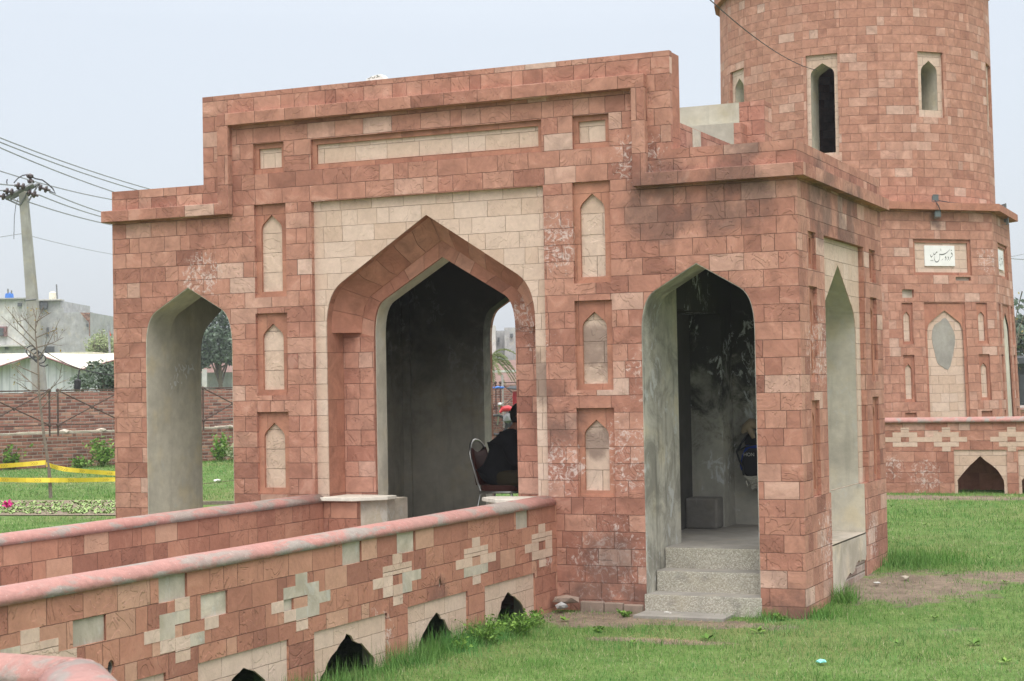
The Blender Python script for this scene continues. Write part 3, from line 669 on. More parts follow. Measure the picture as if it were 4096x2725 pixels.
def clear(g_): return all(g_[1] <= q[0] or g_[0] >= q[1] or g_[3] <= q[2] or g_[2] >= q[3] for q in PATCH)
holes = [rect(*p) for p in PATCH] + [pipe[::-1], crk]
mb.prism(outl, holes, PX, 0, .016, back=False); mb.build('facing', 'wall_red', NW)
mb = MB(); o2 = [(YEND, -.3)]
for (a, b) in sorted(PAN): o2 += [(a + .03, -.3), (a + .03, .28), (b - .03, .28), (b - .03, -.3)]
o2 += [(0.0, -.3), (0.0, .854), (YEND, .854)]
mb.prism(o2, [pipe, crk], PX, .016, .19); mb.build('core', 'cement', NW)
mb = MB(); mb.box(XN - .205, XN - .19, YEND, -.005, .25, .854); mb.build('inner_facing', 'wall_red', NW)
mb = MB(); mb.tube([(XN - .02, -6.39, .405), (XN - .18, -6.39, .405)], .03, 10, False); mb.build('drain_pipe', 'steel', NW)
for k, (a, b) in enumerate(PAN):
    c = (a + b) / 2; ap = [.21, .19, .22, .20, .21, .2, .2, .2][k]; l, r = [(-.27, .37), (-.33, .29), (-.40, .42), (-.4, .36), (-.35, .35), (-.35, .35), (-.3, .3), (-.3, .3)][k]
    c2 = [-1.04, -2.386, -3.754, -5.045, c, c, c, c][k]
    hole = ragged([(c2 + r, -.28), (c2 + r * .92, .0), (c2 + r * .5, .12), (c2, ap), (c2 + l * .45, .12), (c2 + l * .9, -.01), (c2 + l, -.28)], .012, .05)
    mb = MB(); mb.prism(notch(rect(a, b, -.3, .30), hole), [], PX, .014, .03); mb.build('drain_panel', 'beige', NW)
for c in CR:
    mb = MB()
    for (r_, u0, u1) in cross_cells(c):
        z1 = .71 - .075 * r_; cell = (u0 + .0012, u1 - .0012, z1 - .0738, z1 - .0012); mid = (u0 + u1) / 2
        if any(abs((g_[0] + g_[1]) / 2 - mid) < .02 and abs(g_[3] - cell[3]) < .01 for g_ in gone) or u1 > 0: continue
        mb.box(XN - .005, XN + .0025, cell[0], cell[1], cell[2], cell[3], skip='l')
    if mb.f: mb.build('inlay_cross', 'beige_niche', NW)
mb = MB()
for g_ in gone:
    if clear(g_): mb.box(XN - .005, XN + .0012, g_[0] - .002, g_[1] + .002, g_[2] - .002, g_[3] + .002, skip='l')
mb.build('cement_inlay', 'cement', NW)
mb = MB(); half_cap(mb, (XN - .095, YEND), (XN - .095, -.035), .116, .8545, .082); mb.build('coping', 'cap', NW, smooth=True)

XF = mir(XN); FWL = thing('causeway_parapet', (XF + .1, -5.5, 0), 'farther of the two parallel pink-coped parapets, ending at the marble topped pedestal', 'low wall')
MB().box(XF, XF + .2, YEND, -.07, -.3, .855).build('facing', 'wall_red', FWL)
mb = MB(); half_cap(mb, (XF + .1, YEND), (XF + .1, -.06), .116, .8545, .078); mb.build('coping', 'cap', FWL, smooth=True)
tag(MB().box(XF + .2, XN - .21, YEND, .0, .18, .28).build('path', 'floor'), kind='structure')
# near corner of the basin wall, bottom left
CW = thing('basin_wall', (-.9, -9.2, 0), 'worn pink coping and low wall turning a corner at the lower left, nearest to the viewer', 'low wall')
PA, PB_, PC_ = (-3.6, -9.02), (-.395, -9.06), (1.6, -11.0)
mb = MB(); half_cap(mb, PA, PB_, .135, .855, .095, 9); half_cap(mb, PB_, PC_, .135, .8552, .095, 9); mb.lathe((PB_[0], PB_[1], .855), [(.135, 0), (.12, .05), (.08, .082), (.0, .095)], 16); mb.build('coping', 'cap', CW, smooth=True)
mb = MB()
for a, b in ((PA, PB_), (PB_, PC_)):
    a_, b_ = Vector((*a, 0)), Vector((*b, 0)); t = (b_ - a_).normalized(); n = Vector((t.y, -t.x, 0)) * .105
    q = [a_ + n, b_ + n, b_ - n, a_ - n]; mb.prism([(p.x, p.y) for p in q], [], lambda u, v, d: (u, v, d), .854, -.3)
mb.build('facing', 'wall_red', CW)

# ================================================================= tower
TX, TY = -3.27, 16.84
TW = thing('tower', (TX, TY, 0), 'tall round red sandstone tower on an eight-sided base with a marble name plaque', 'tower')
def taper(v):
    k = 1 + (4.8 - v.z) * (.012 if v.z < 4.8 else .004); return Vector((TX + (v.x - TX) * k, TY + (v.y - TY) * k, v.z))
def facet(az, Rr):
    c, s_ = math.cos(az), math.sin(az)
    return lambda u, v, d: (TX + s_ * (Rr - d) + c * u, TY - c * (Rr - d) + s_ * u, v)
AP = 2.54; HW = AP * math.tan(math.pi / 8)
ROWS = [(2.495, 3.187), (1.538, 2.317), (.56, 1.36)]
for k in range(8):
    az = k * math.pi / 4; fn = facet(az, AP)
    if k in (0, 1, 2, 7):
        nr = .40; ox = .03
        o_ = [(-HW, -.3), (ox - nr, -.3), (ox - nr, 3.193), (ox + nr, 3.193), (ox + nr, -.3), (HW, -.3), (HW, 4.74), (-HW, 4.74)]
        hs = [rect(-.54, .60, 3.651, 4.254)] + [rect(ox + sx * .725 - .106, ox + sx * .725 + .106, a, b) for sx in (-1, 1) for a, b in ROWS]
        if k == 1: hs += [rect(.27, .57, 3.56, 3.625), rect(-.78, -.55, 3.27, 3.41)]
        MB(taper).prism(o_, hs, fn, 0, .06, back=False).build('base_facet', 'tower_red', TW)
        if k == 1: MB(taper).prism(rect(-.9, .9, 3.2, 3.645), [], fn, .058, .0595, back=False).build('cement_patch', 'cement', TW)
        fr = MB(taper).prism(rect(-.55, .61, 3.64, 4.26), [rect(-.49, .55, 3.70, 4.20)], fn, .03, .0595, back=False, sides=False).build('plaque_frame', 'red_plain', TW)
        MB(taper).prism(rect(-.5, .56, 3.69, 4.21), [], fn, .055, .0598, back=False).build('plaque_surround', 'beige', fr)
        pl = MB(taper).prism(rect(-.297, .297, 3.808, 4.153), [], fn, .035, .056, back=False).build('plaque', 'marble', TW)
        if k in (1, 2):
            mb = MB(taper); sg = [[(700, 590, 10), (705, 640, 22), (730, 700, 56), (775, 680, 40), (820, 610, 16), (850, 590, 40), (880, 570, 76), (885, 530, 30)], [(700, 700, 8), (640, 770, 14), (590, 820, 34), (560, 840, 50), (535, 790, 34), (522, 690, 8)], [(515, 1035, 6), (545, 1035, 74), (575, 1035, 6)], [(610, 1035, 6), (640, 1035, 74), (668, 1035, 6)],
                [(1650, 360, 6), (1560, 470, 20), (1420, 600, 36), (1250, 680, 62), (1110, 695, 62), (1045, 670, 40), (1040, 740, 22), (1030, 880, 12), (985, 1010, 26), (900, 1100, 50), (820, 1105, 52), (755, 1030, 36), (735, 900, 14), (760, 760, 6)],
                [(1680, 455, 6), (1705, 455, 72), (1732, 455, 6)], [(1720, 570, 20), (1715, 640, 76), (1755, 660, 34), (1765, 730, 14), (1720, 790, 34), (1650, 850, 26), (1610, 950, 14), (1520, 1100, 5)], [(1490, 790, 18), (1515, 850, 50), (1525, 920, 28), (1480, 990, 24), (1440, 1010, 6)],
                [(1375, 780, 16), (1370, 860, 72), (1395, 900, 26), (1370, 970, 26), (1310, 1010, 5)], [(1110, 350, 6), (1112, 450, 30), (1108, 475, 6)], [(1225, 930, 5), (1170, 985, 16), (1100, 1020, 5)]]
            strokes(mb, sg, lambda u, v: fn((u - 1040) / 1690 * .593, 3.98 - (v - 765) / 1140 * .345, .0335)); mb.build('lettering', 'ink', pl, weld=False)
        for sx in (-1, 1):
            c = ox + sx * .725
            for a, b in ROWS:
                f = MB(taper).prism(rect(c - .11, c + .11, a - .005, b + .005), [arch(.062, a + .05, b - .25, .04, b - .19, b - .145, c, 4)], fn, .028, .0595, back=False, sides=False).build('niche', 'red_plain', TW)
                MB(taper).prism(rect(c - .09, c + .09, a + .02, b - .02), [], fn, .052, .0598, back=False).build('niche_panel', 'beige', f)
        big = arch(.345, -.3, 2.62, .27, 2.87, 3.06, ox, 6)
        f = MB(taper).prism(notch(rect(ox - nr - .01, ox + nr + .01, -.3, 3.2), big), [], fn, .02, .0595, back=False, sides=False).build('blind_arch', 'red_plain', TW)
        MB(taper).prism(rect(ox - .37, ox + .37, -.3, 3.1), [], fn, .045, .0598, back=False).build('arch_infill', 'concrete' if k == 2 else 'beige', f)
        if k == 1:
            ov = [(.01 + .215 * math.cos(a) * (1 + .12 * math.sin(3 * a)) , 2.50 + .42 * math.sin(a) * (1 + .08 * math.cos(5 * a))) for a in [i * math.pi / 12 for i in range(24)]]
            MB(taper).prism([(x, z) for x, z in ov], [], fn, .040, .046, back=False).build('plaster_patch', 'floor', f)
        MB(taper).prism(rect(-HW, HW, -.3, 4.74), [], fn, .0599, .062, back=False, sides=False).build('base_core', 'red_plain', TW)
    else: MB(taper).prism(rect(-HW, HW, -.3, 4.74), [], fn, 0, .06, back=False).build('base_facet', 'tower_red', TW)
mb = MB(taper); ro, ri = (AP + .15) / math.cos(math.pi / 8), 2.3; o8 = [(TX + ro * math.sin(R(22.5 + 45 * k)), TY - ro * math.cos(R(22.5 + 45 * k))) for k in range(8)]
mb.prism(o8, [], lambda u, v, d: (u, v, d), 4.862, 4.74); mb.build('cornice', 'red_plain', TW)
RU = 2.42; UH = RU * math.tan(R(7.5))
mb = MB(taper); fr_ = []; deep = MB(taper)
for k in range(24):
    az = k * R(15); fn = facet(az, RU); hole = []
    if k in (0, 3, 6, 21):
        tall = k == 0; z0, z1 = (5.72, 7.452) if tall else (6.338, 7.452); hw2 = .275 if tall else .255; ah, b0 = (.205, 5.775) if tall else (.162, 6.465)
        hole = [rect(-hw2, hw2, z0, z1)]
        a_ = arch(ah, b0, 7.10, ah * .72, 7.215, 7.31, 0, 3)
        f = MB(taper).prism(rect(-hw2 - .004, hw2 + .004, z0 - .004, z1 + .004), [a_], fn, .05, .062, back=False, sides=False).build('window', 'beige', TW)
        MB(taper).prism(a_, [], fn, .055, .60, front=False, back=False, rev=True).build('window_reveal', 'concrete', f)
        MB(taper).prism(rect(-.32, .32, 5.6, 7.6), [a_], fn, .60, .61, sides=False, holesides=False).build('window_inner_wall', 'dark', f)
    mb.prism(rect(-UH, UH, 4.862, 8.79), hole, fn, 0, .062, back=False, sides=False)
mb.build('shaft', 'tower_red', TW)
mb = MB(taper)
for (r0, r1, z0, z1) in ((RU + .10, 2.2, 8.79, 9.0), (RU + .02, 2.2, 9.0, 9.3)):
    mb.prism([(TX + r0 / math.cos(R(7.5)) * math.sin(R(7.5 + 15 * k)), TY - r0 / math.cos(R(7.5)) * math.cos(R(7.5 + 15 * k))) for k in range(24)], [], lambda u, v, d: (u, v, d), z1, z0)
mb.build('top_cornice', 'red_plain', TW)
# floodlights on the tower cornice
def floodlight():
    t = thing('floodlight', (0, 0, 0), 'x', 'floodlight', 'floodlights on the tower cornice'); ROOTLOC[t.name] = Vector()
    mb = MB(); fr, bk = [(-.075, -.065), (.075, -.065), (.085, .07), (-.085, .07)], None
    mb.face([(-.075, 0, -.075), (.075, 0, -.075), (.075, 0, .06), (-.075, 0, .06)]); q0 = [(-.075, 0, -.075), (.075, 0, -.075), (.075, 0, .06), (-.075, 0, .06)]; q1 = [(-.045, .11, -.05), (.045, .11, -.05), (.045, .11, .045), (-.045, .11, .045)]
    for i in range(4): mb.face([q0[i], q0[(i + 1) % 4], q1[(i + 1) % 4], q1[i]][::-1])
    mb.face(q1[::-1]); b = mb.build('housing', 'lampgrey', t)
    mb = MB(); mb.box(-.09, .09, -.008, .004, -.09, -.072).box(-.09, .09, -.008, .004, .06, .075).box(-.09, -.075, -.008, .004, -.072, .06).box(.075, .09, -.008, .004, -.072, .06); mb.build('rim', 'lampgrey', b)
    mb = MB(); mb.box(-.095, -.088, .02, .05, -.11, .02).box(.088, .095, .02, .05, -.11, .02).box(-.095, .095, .02, .05, -.117, -.11).box(-.02, .02, .03, .17, -.125, -.117); mb.build('bracket', 'steel', t)
    return t
fl = floodlight(); labs = ['grey floodlight standing on the tower cornice above the marble plaque', 'grey floodlight hanging under the tower cornice above the marble plaque', 'small grey floodlight on top of the cornice at the right edge of the tower', 'small grey floodlight under the cornice at the right edge of the tower']
for i, (az, t_, z, d) in enumerate([(45, -.115, 4.955, -.08), (45, -.105, 4.68, -.12), (90, .12, 4.94, -.08), (90, .08, 4.68, -.12)]):
    o = fl if i == 0 else copy_tree(fl); p = Vector(facet(R(az), AP)(t_, z, d)); place(o, p, R(az), .62); o['label'] = labs[i]
f45 = facet(R(45), 2.45)
tag(MB().tube([f45(.0, 4.92, -.03), f45(.12, 4.905, -.04), f45(.28, 4.885, -.05), f45(.5, 4.87, -.1), f45(.9, 4.868, -.12)], .008, 5).tube([f45(-.15, 4.9, -.2), f45(-.14, 4.8, -.28), f45(-.09, 4.70, -.27)], .008, 5).build('lamp_cable', 'wire_dark'), 'thin dark cable trailing from the upper floodlight along the tower cornice', 'cable')

# ================================================================= rear basin wall before the tower
YW = 11.8; RW = thing('basin_wall', (0, YW + .1, 0), 'low sandstone wall with pink coping and buff crosses at the foot of the tower', 'low wall')
WX = lambda u, v, d: (u, YW + d, v)
outl = [(-6, -.1)]; pans = [(-.777 + .925 * k, -.777 + .925 * k + .765) for k in range(8)]
for a, b in pans: outl += [(a, -.1), (a, .855), (b, .855), (b, -.1)]
outl += [(12, -.1), (12, 1.262), (-6, 1.262)]
MB().prism(outl, [], WX, 0, .02, back=False).build('facing', 'far_red', RW)
o2 = [(-6, -.1)]
for a, b in pans: o2 += [(a + .02, -.1), (a + .02, .84), (b - .02, .84), (b - .02, -.1)]
o2 += [(12, -.1), (12, 1.26), (-6, 1.26)]
MB().prism(o2, [], WX, .02, .2).build('core', 'red_plain', RW)
for a, b in pans:
    c = (a + b) / 2; hole = ragged([(c + .335, .05), (c + .335, .40), (c + .24, .56), (c + .0, .765), (c - .22, .56), (c - .335, .40), (c - .335, .05)], .006, .08)
    MB().prism(notch(rect(a, b, .05, .853), hole), [], WX, .018, .035).build('drain_panel', 'beige', RW)
MB().box(-1.2, 7, YW + .75, YW + .8, 0, .9).build('drain_back_wall', 'red_plain', RW)
MB().box(-1.2, 7, YW + .2, YW + .75, .86, .9).build('drain_roof', 'red_plain', RW)
for c in (-2.09, -1.49, -.88, .065, .93, 1.9):
    mb = MB()
    for (r_, ks) in ((0, [0]), (1, [-1, 0, 1]), (2, [-2, -1, 1, 2]), (3, [-1, 0, 1]), (4, [0])):
        for k in ks:
            if (round(c, 2), r_) == (-1.49, 4): continue
            mb.box(c + k * .122 - .061, c + k * .122 + .061, YW - .004, YW + .004, 1.19 - .072 * (r_ + 1) + .001, 1.19 - .072 * r_ - .001, skip='b')
    mb.build('inlay_cross', 'beige_niche', RW)
mb = MB(); half_cap(mb, (-6, YW + .08), (12, YW + .08), .12, 1.262, .08); mb.build('coping', 'cap', RW, smooth=True)
R2 = thing('basin_wall', (4, 24.6, 0), 'far strip of low wall with pink coping seen past the right edge of the tower', 'low wall')
MB().box(-1.9, 12, 24.6, 24.8, 0, 1.2).build('facing', 'far_red', R2); mb = MB(); half_cap(mb, (-1.9, 24.7), (12, 24.7), .13, 1.2, .1); mb.build('coping', 'cap', R2)
# ================================================================= vegetation helpers
def leaves(mb, tints, centre, rad, n, size, sc=(1, 1, 1), tlo=0.0, thi=1.0, aspect=1.0, shell=.35):
    for _ in range(n):
        v = Vector((random.gauss(0, 1), random.gauss(0, 1), random.gauss(0, 1))); v.normalize(); v *= rad * (random.random() ** shell)
        c = Vector(centre) + Vector((v.x * sc[0], v.y * sc[1], v.z * sc[2])); s = size * random.uniform(.6, 1.3)
        a = Vector((random.gauss(0, 1), random.gauss(0, 1), random.gauss(0, .7))).normalized(); b = a.cross(Vector((random.gauss(0, 1), random.gauss(0, 1), random.gauss(0, 1)))).normalized()
        mb.face([c - a * s, c + b * s * .5 * aspect, c + a * s, c - b * s * .5 * aspect]); tints.append(random.uniform(tlo, thi))
def tree(name, base, h, cr, label, leafmat_, nclump=26, nleaf=130, ls=.12, group=None, trunk=.18, crown_c=.66, flat=.8, lean=(0, 0), gapz=.3, seed=1, lt=(0, 1)):
    random.seed(seed); t = thing(name, base, label, 'tree', group); B = Vector(base)
    tk = MB(); top = B + Vector((lean[0], lean[1], h * .55)); tk.tube([B - Vector((0, 0, .2)), B.lerp(top, .5) + Vector((random.uniform(-.1, .1), random.uniform(-.1, .1), 0)), top], [trunk, trunk * .75, trunk * .5], 8)
    cm = MB(); ti = []; cc = B + Vector((lean[0], lean[1], h * crown_c))
    for k in range(nclump):
        v = Vector((random.gauss(0, 1), random.gauss(0, 1), random.gauss(0, 1))).normalized() * cr * random.uniform(.35, 1.0); c = cc + Vector((v.x, v.y, v.z * flat))
        if k % 2 == 0: tk.tube([B.lerp(top, random.uniform(.5, 1)), B.lerp(top, 1).lerp(c, .5) + Vector((0, 0, random.uniform(-.2, .3))), c], [trunk * .35, trunk * .2, .02], 5)
        r = cr * random.uniform(.22, .42); tl = random.uniform(*lt) * .5; leaves(cm, ti, c, r, int(nleaf * random.uniform(.6, 1.3)), ls, (1, 1, .75), tl, tl + .5)
    tk.build('trunk', 'bark', t, smooth=True); cm.build('crown', leafmat_, t, weld=False, tint=ti); random.seed(7 + seed)
    return t

def gz(p): return Vector((p.x, p.y, gh(p.y)))
def gat(px, py):
    """ground point seen at a photo pixel"""
    d = FW * FPX + RT * (px - CXP) - UP * (py - CYP); z = 0.0
    for _ in range(8):
        t = (z - CAM.z) / d.z; p = CAM + d * t; z = gh(p.y)
    return Vector((p.x, p.y, z))

# ================================================================= old brick walls and trusses, left background
def wallseg(mb, a, b, z0, z1, th, top_jit=0.0, step=.5, back=True):
    a, b = Vector((a.x, a.y, 0)), Vector((b.x, b.y, 0)); L_ = (b - a).length; t = (b - a).normalized(); n = Vector((-t.y, t.x, 0)) * th
    if n.dot(FW) < 0: n = -n
    m_ = max(1, int(L_ / step)); zs = [z1 + random.uniform(-top_jit, top_jit) for _ in range(m_ + 1)]
    for i in range(m_):
        p, q = a.lerp(b, i / m_), a.lerp(b, (i + 1) / m_)
        za = zs[i]; Z = lambda v, z: Vector((v.x, v.y, z))
        mb.face([Z(p, z0), Z(q, z0), Z(q, za), Z(p, za)]); mb.face([Z(p, za), Z(q, za), Z(q + n, za), Z(p + n, za)])
        if back: mb.face([Z(q + n, z0), Z(p + n, z0), Z(p + n, za), Z(q + n, za)])
        if i + 1 < m_ and abs(zs[i + 1] - za) > 1e-4: mb.face([Z(q, za), Z(q, zs[i + 1]), Z(q + n, zs[i + 1]), Z(q + n, za)])
    for p, za in ((a, zs[0]), (b, zs[m_ - 1])): mb.face([Z(p, z0), Z(p + n, z0), Z(p + n, za), Z(p, za)])
W1, W2 = gat(-250, 1893), gat(60, 1886); W3 = gat(905, 1841); W4 = gat(1975, 1768)
W0 = W2 + (W1 - W2) * 1.0; W5 = W4 + (W4 - W3) * .8
LB = thing('low_brick_wall', W2, 'low old red brick wall at the far edge of the lawn, steel trusses standing on it', 'brick wall')
mb = MB(); wallseg(mb, W0, W3, .1, gh(W2.y) + .80, .35, .012, .23); wallseg(mb, W3, W5, .1, gh(W2.y) + .80, .35, .012, .23); mb.build('wall', 'brick', LB, weld=False)
mb = MB(); wallseg(mb, W0, W3, gh(W2.y) + .79, gh(W2.y) + .835, .37, .012, .6); wallseg(mb, W3, W5, gh(W2.y) + .79, gh(W2.y) + .835, .37, .012, .6); mb.build('mortar_cap', 'cement', LB, weld=False)
mb = MB(); random.seed(5)
for a, b in ((W0, W3), (W3, W5)):
    L_ = (b - a).length; s_ = 0
    while s_ < L_:
        p = a.lerp(b, s_ / L_); mb.blob((p.x, p.y + .18, gh(W2.y) + .83), random.uniform(.09, .2), 1, .2, (1.3, .8, .45)); s_ += random.uniform(.35, 2.2)
mb.build('rubble_cap', 'cement', LB, weld=False)
back = Vector((-.3, .95, 0)) * 2.4
TB = thing('boundary_wall', W2 + back, 'tall red brick boundary wall behind the low brick wall', 'brick wall')
mb = MB(); wallseg(mb, W0 + back * 1.1, W3 + back * 1.1, .1, 1.98, .23, .012, .235); wallseg(mb, W3 + back * 1.1, W5 + back * 1.1, .1, 1.98, .23, .012, .235); mb.build('wall', 'brick_far', TB, weld=False)
# trusses: one panel built, the rest copies
def truss():
    t = thing('truss_panel', (0, 0, 0), 'x', 'steel truss', 'steel truss panels standing on the low brick wall'); ROOTLOC[t.name] = Vector()
    Lp, z0, z1 = 1.72, .20, .98
    for z in (z0, z1): MB().tube([(0, 0, z), (Lp, 0, z)], .017, 6).build('rail', 'iron', t)
    for x in (.0, Lp): MB().tube([(x, 0, -.05), (x, 0, z1)], .022, 6).build('post', 'iron', t)
    for a, b in (((0, 0, z0), (Lp, 0, z1)), ((0, 0, z1), (Lp, 0, z0))): MB().tube([a, b], .015, 6).build('brace', 'iron', t)
    for x, z in ((Lp / 2, (z0 + z1) / 2), (0, z0), (Lp, z0), (0, z1), (Lp, z1)): MB().blob((x, 0, z), .05, 1, .05).build('joint', 'iron', t)
    return t
tr = truss(); ztr = gh(W2.y) + .80; names = []
dirn = (W3 - W2); dirn.z = 0; dirn.normalize()
s_ = -1.95 * 3 + .35; k = 0; Ltot = (W3 - W2).length; lst = []
ang = math.atan2(dirn.y, dirn.x); p245 = gat(245, 1878)
base = p245 + Vector((-dirn.y, dirn.x, 0)) * .12; seg = 1.93
start = base - dirn * seg * 2
for i in range(7):
    p = start + dirn * seg * i; lst.append((p, ang))
d2 = (W5 - W3); d2.z = 0; d2.normalize(); p2 = start + dirn * seg * 7
for i in range(7): lst.append((p2 + d2 * seg * i, math.atan2(d2.y, d2.x)))
tl = ['rusty truss panel crossing the foot of the leaning power pole', 'rusty truss panel whose crossing brace carries a hanging scrap, left of the pole', 'rusty truss panel between the power pole and the left corner of the gatehouse', 'rusty truss panel seen through the left arch of the gatehouse', 'rusty truss panel seen through the middle arch behind the seated person']
for i, (p, a) in enumerate(lst):
    if i > 4 or i == 3: continue
    o = tr if i == 0 else copy_tree(tr); place(o, (p.x, p.y, ztr), a)
    o['label'] = {1: tl[1], 2: tl[2], 4: tl[3], 3: 'rusty truss panel hidden behind the left corner pier of the gatehouse', 11: tl[4], 12: 'rusty truss panel seen through the middle arch beside the palm', 0: 'rusty truss panel at the left edge of the photo'}.get(i, 'rusty truss panel mostly hidden behind the gatehouse')

for x_, back_, lab in ((2003, 0, tl[4]), (1985, 1, 'rusty truss panel seen through the middle arch beside the palm')):
    p = at(x_, 1663, 52.4); o = copy_tree(tr); q = Vector((p.x, p.y, at(x_, 1633, 52.4).z - .2)) - d2 * (1.72 * back_); place(o, q, math.atan2(d2.y, d2.x)); o['label'] = lab

# ================================================================= power pole and lines
PB0 = at(268 * 1.0 - 95, 1760, 43.0); PB0 = Vector((PB0.x, PB0.y, gh(PB0.y)))
bot = at(176, 1760, 43); top = at(93, 765, 43)
axis = (top - bot); 
PP = thing('power_pole', bot, 'leaning grey concrete power pole with steel crossarms and brown insulators', 'power pole')
mb = MB(); nseg = 6
sx = RT; 
for i in range(nseg):
    t0, t1 = i / nseg, (i + 1) / nseg
    def ring(t):
        c = bot - axis * .06 + axis * 1.06 * t; w_ = .175 - .085 * t; dd = .15 - .05 * t; bk = FW
        return [c - sx * w_ - bk * dd, c + sx * w_ - bk * dd, c + sx * w_ + bk * dd, c - sx * w_ + bk * dd]
    a, b = ring(t0), ring(t1)
    for k in range(4): mb.face([a[k], a[(k + 1) % 4], b[(k + 1) % 4], b[k]])
mb.face(ring(1.0)); mb.build('shaft', 'pole', PP)
K = lambda u, v, dz=0.0: at(0 + u / 5.228, 650 + v / 5.228, 43.0 + dz)
for (a, b, r) in (((110, 750, -.25), (700, 455, -.25), .055), ((215, 765, .25), (830, 440, .25), .045)):
    MB().tube([K(*a), K(*b)], r, 4).build('crossarm', 'steel', PP)
mb = MB()
for (a, b) in (((140, 765, -.2), (410, 890, -.15)), ((270, 770, .2), (420, 830, .1)), ((650, 500, -.2), (420, 900, -.1)), ((790, 480, .2), (560, 880, .1)), ((600, 600, .2), (440, 890, 0))): mb.tube([K(*a), K(*b)], .022, 5)
mb.build('strut', 'steel', PP)
ins = []
def insul(u, v, du, dv, n=2, dz=0):
    mb = MB(); a = K(u, v, dz); b = K(u + du, v + dv, dz); t = (b - a).normalized(); q = t.to_track_quat('Z', 'Y').to_matrix(); L_ = (b - a).length
    prof = [(.025, -.02)]
    for k in range(n):
        z = L_ * (k + .3) / n; prof += [(.03, z - .05), (.085, z - .03), (.092, z + .008), (.035, z + .03)]
    prof += [(.03, L_)]
    rings = [[a + q @ Vector((r * math.cos(6.283 * j / 12), r * math.sin(6.283 * j / 12), z)) for j in range(12)] for r, z in prof]
    for i in range(len(rings) - 1):
        for j in range(12): mb.face([rings[i][j], rings[i][(j + 1) % 12], rings[i + 1][(j + 1) % 12], rings[i + 1][j]])
    mb.face(rings[0][::-1]); mb.face(rings[-1]); mb.build('insulator', 'insul', PP, smooth=False)
insul(820, 520, 230, 70, 2, .2); insul(590, 630, 210, 70, 2, -.2); insul(520, 740, 90, 60, 1, .25)
insul(510, 510, -210, -30, 2, -.3); insul(270, 620, -200, -25, 2, -.3); insul(100, 720, -120, -20, 1, -.3)
mb = MB(); mb.tube([K(660, 450), K(645, 330)], .02, 5); mb.blob(K(645, 400), .10, 1, .08, (1, 1, .7)); mb.blob(K(628, 290), .11, 1, .08, (1, 1, .7)); mb.build('top_insulator', 'insul', PP)
mb = MB(); mb.tube([K(290, 430), K(380, 330), K(470, 275), K(590, 250)], .015, 5).tube([K(670, 305), K(740, 340), K(890, 370), K(1010, 460), K(1100, 540), K(1160, 650), K(1030, 600)], .018, 5).tube([K(150, 460), K(140, 400), K(155, 350)], .014, 5).tube([K(380, 750), K(330, 900), K(300, 1150), K(290, 1600)], .01, 4); mb.build('jumper', 'wire_dark', PP)
mb = MB()
for v in (960, 1240, 1370, 1435): mb.box(0, 0, 0, 0, 0, 0)
mb = MB().tube([bot + axis * .33 - sx * .17 - FW * .14, bot + axis * .335 + sx * .17 - FW * .14], .02, 5).tube([bot + axis * .56 - sx * .14 - FW * .12, bot + axis * .565 + sx * .14 - FW * .12], .02, 5); mb.build('clamp_band', 'steel', PP)
# coiled cable and joint box hanging at the pole
mb = MB(); c = at(128, 1400, 42.4); sp_ = []
for k in range(50):
    a = k * .5; sp_.append(c + RT * ((-4 + 56 * k / 50) * 1.0 / 160 + .13 * math.cos(a)) + UP * (.12 * math.sin(a) - k * .006) - FW * .1)
mb.tube(sp_, .016, 5, False); tag(mb.build('cable_coil', 'wire_dark'), 'tangled coil of black cable tied round the power pole', 'cable coil')
mb = MB(); sag = lambda a, b, s_, n=14: [a.lerp(b, i / n) - Vector((0, 0, s_ * 4 * (i / n) * (1 - i / n))) for i in range(n + 1)]
mb.tube(sag(at(180, 1405, 42.4), at(330, 1478, 42.6), .05), .013, 5).tube([at(318, 1480, 42.6), at(314, 1500, 42.6), at(311, 1518, 42.6)], .02, 5)
mb.tube([at(325, 1475, 42.6) , at(330, 1468, 42.6), at(338, 1466, 42.6), at(346, 1472, 42.6), at(348, 1490, 42.6)], .008, 4); mb.tube(sag(at(330, 1480, 42.6), at(1000, 1560, 46), .1), .012, 5)
o = mb.build('hanging_cable', 'wire_dark'); tag(o, 'thin black cable running from the pole coil to the right with a small loop', 'cable')
mb = MB(); b0, b1 = at(312, 1516, 42.6), at(308, 1560, 42.6); mb.tube([b0, b0.lerp(b1, .12), b0.lerp(b1, .9), b1], [.03, .085, .085, .05], 10); tag(mb.build('joint_box', 'black'), 'black cylindrical cable joint box hanging beside the shed', 'cable box')
def wire(p0, p1, z0, z1, s_, label, r=.016, mat='wire'):
    tag(MB().tube(sag(at(*p0, z0), at(*p1, z1), s_), r, 5).build('power_line', mat), label, 'power line', 'power lines across the sky')
wire((-60, 528), (1000, 842), 40, 60, .25, 'uppermost of the three close power lines high on the left'); wire((-60, 545), (960, 850), 40, 60, .25, 'middle one of the three close power lines high on the left')
wire((-60, 565), (900, 880), 40, 60, .25, 'lowest of the three close power lines high on the left'); wire((-60, 665), (700, 828), 43.4, 60, .2, 'single power line passing just above the pole top')
wire((198, 770), (620, 890), 43.2, 60, .15, 'power line leaving the outer right insulator of the pole'); wire((155, 780), (620, 905), 43, 60, .15, 'power line leaving the inner right insulator of the pole')
wire((112, 808), (620, 925), 43, 60, .12, 'lowest power line leaving the right side of the pole'); wire((62, 742), (-80, 722), 42.7, 38, .02, 'short power line leaving the upper left insulator of the pole')
wire((15, 762), (-80, 752), 42.7, 38, .02, 'short power line leaving the lower left insulator of the pole')
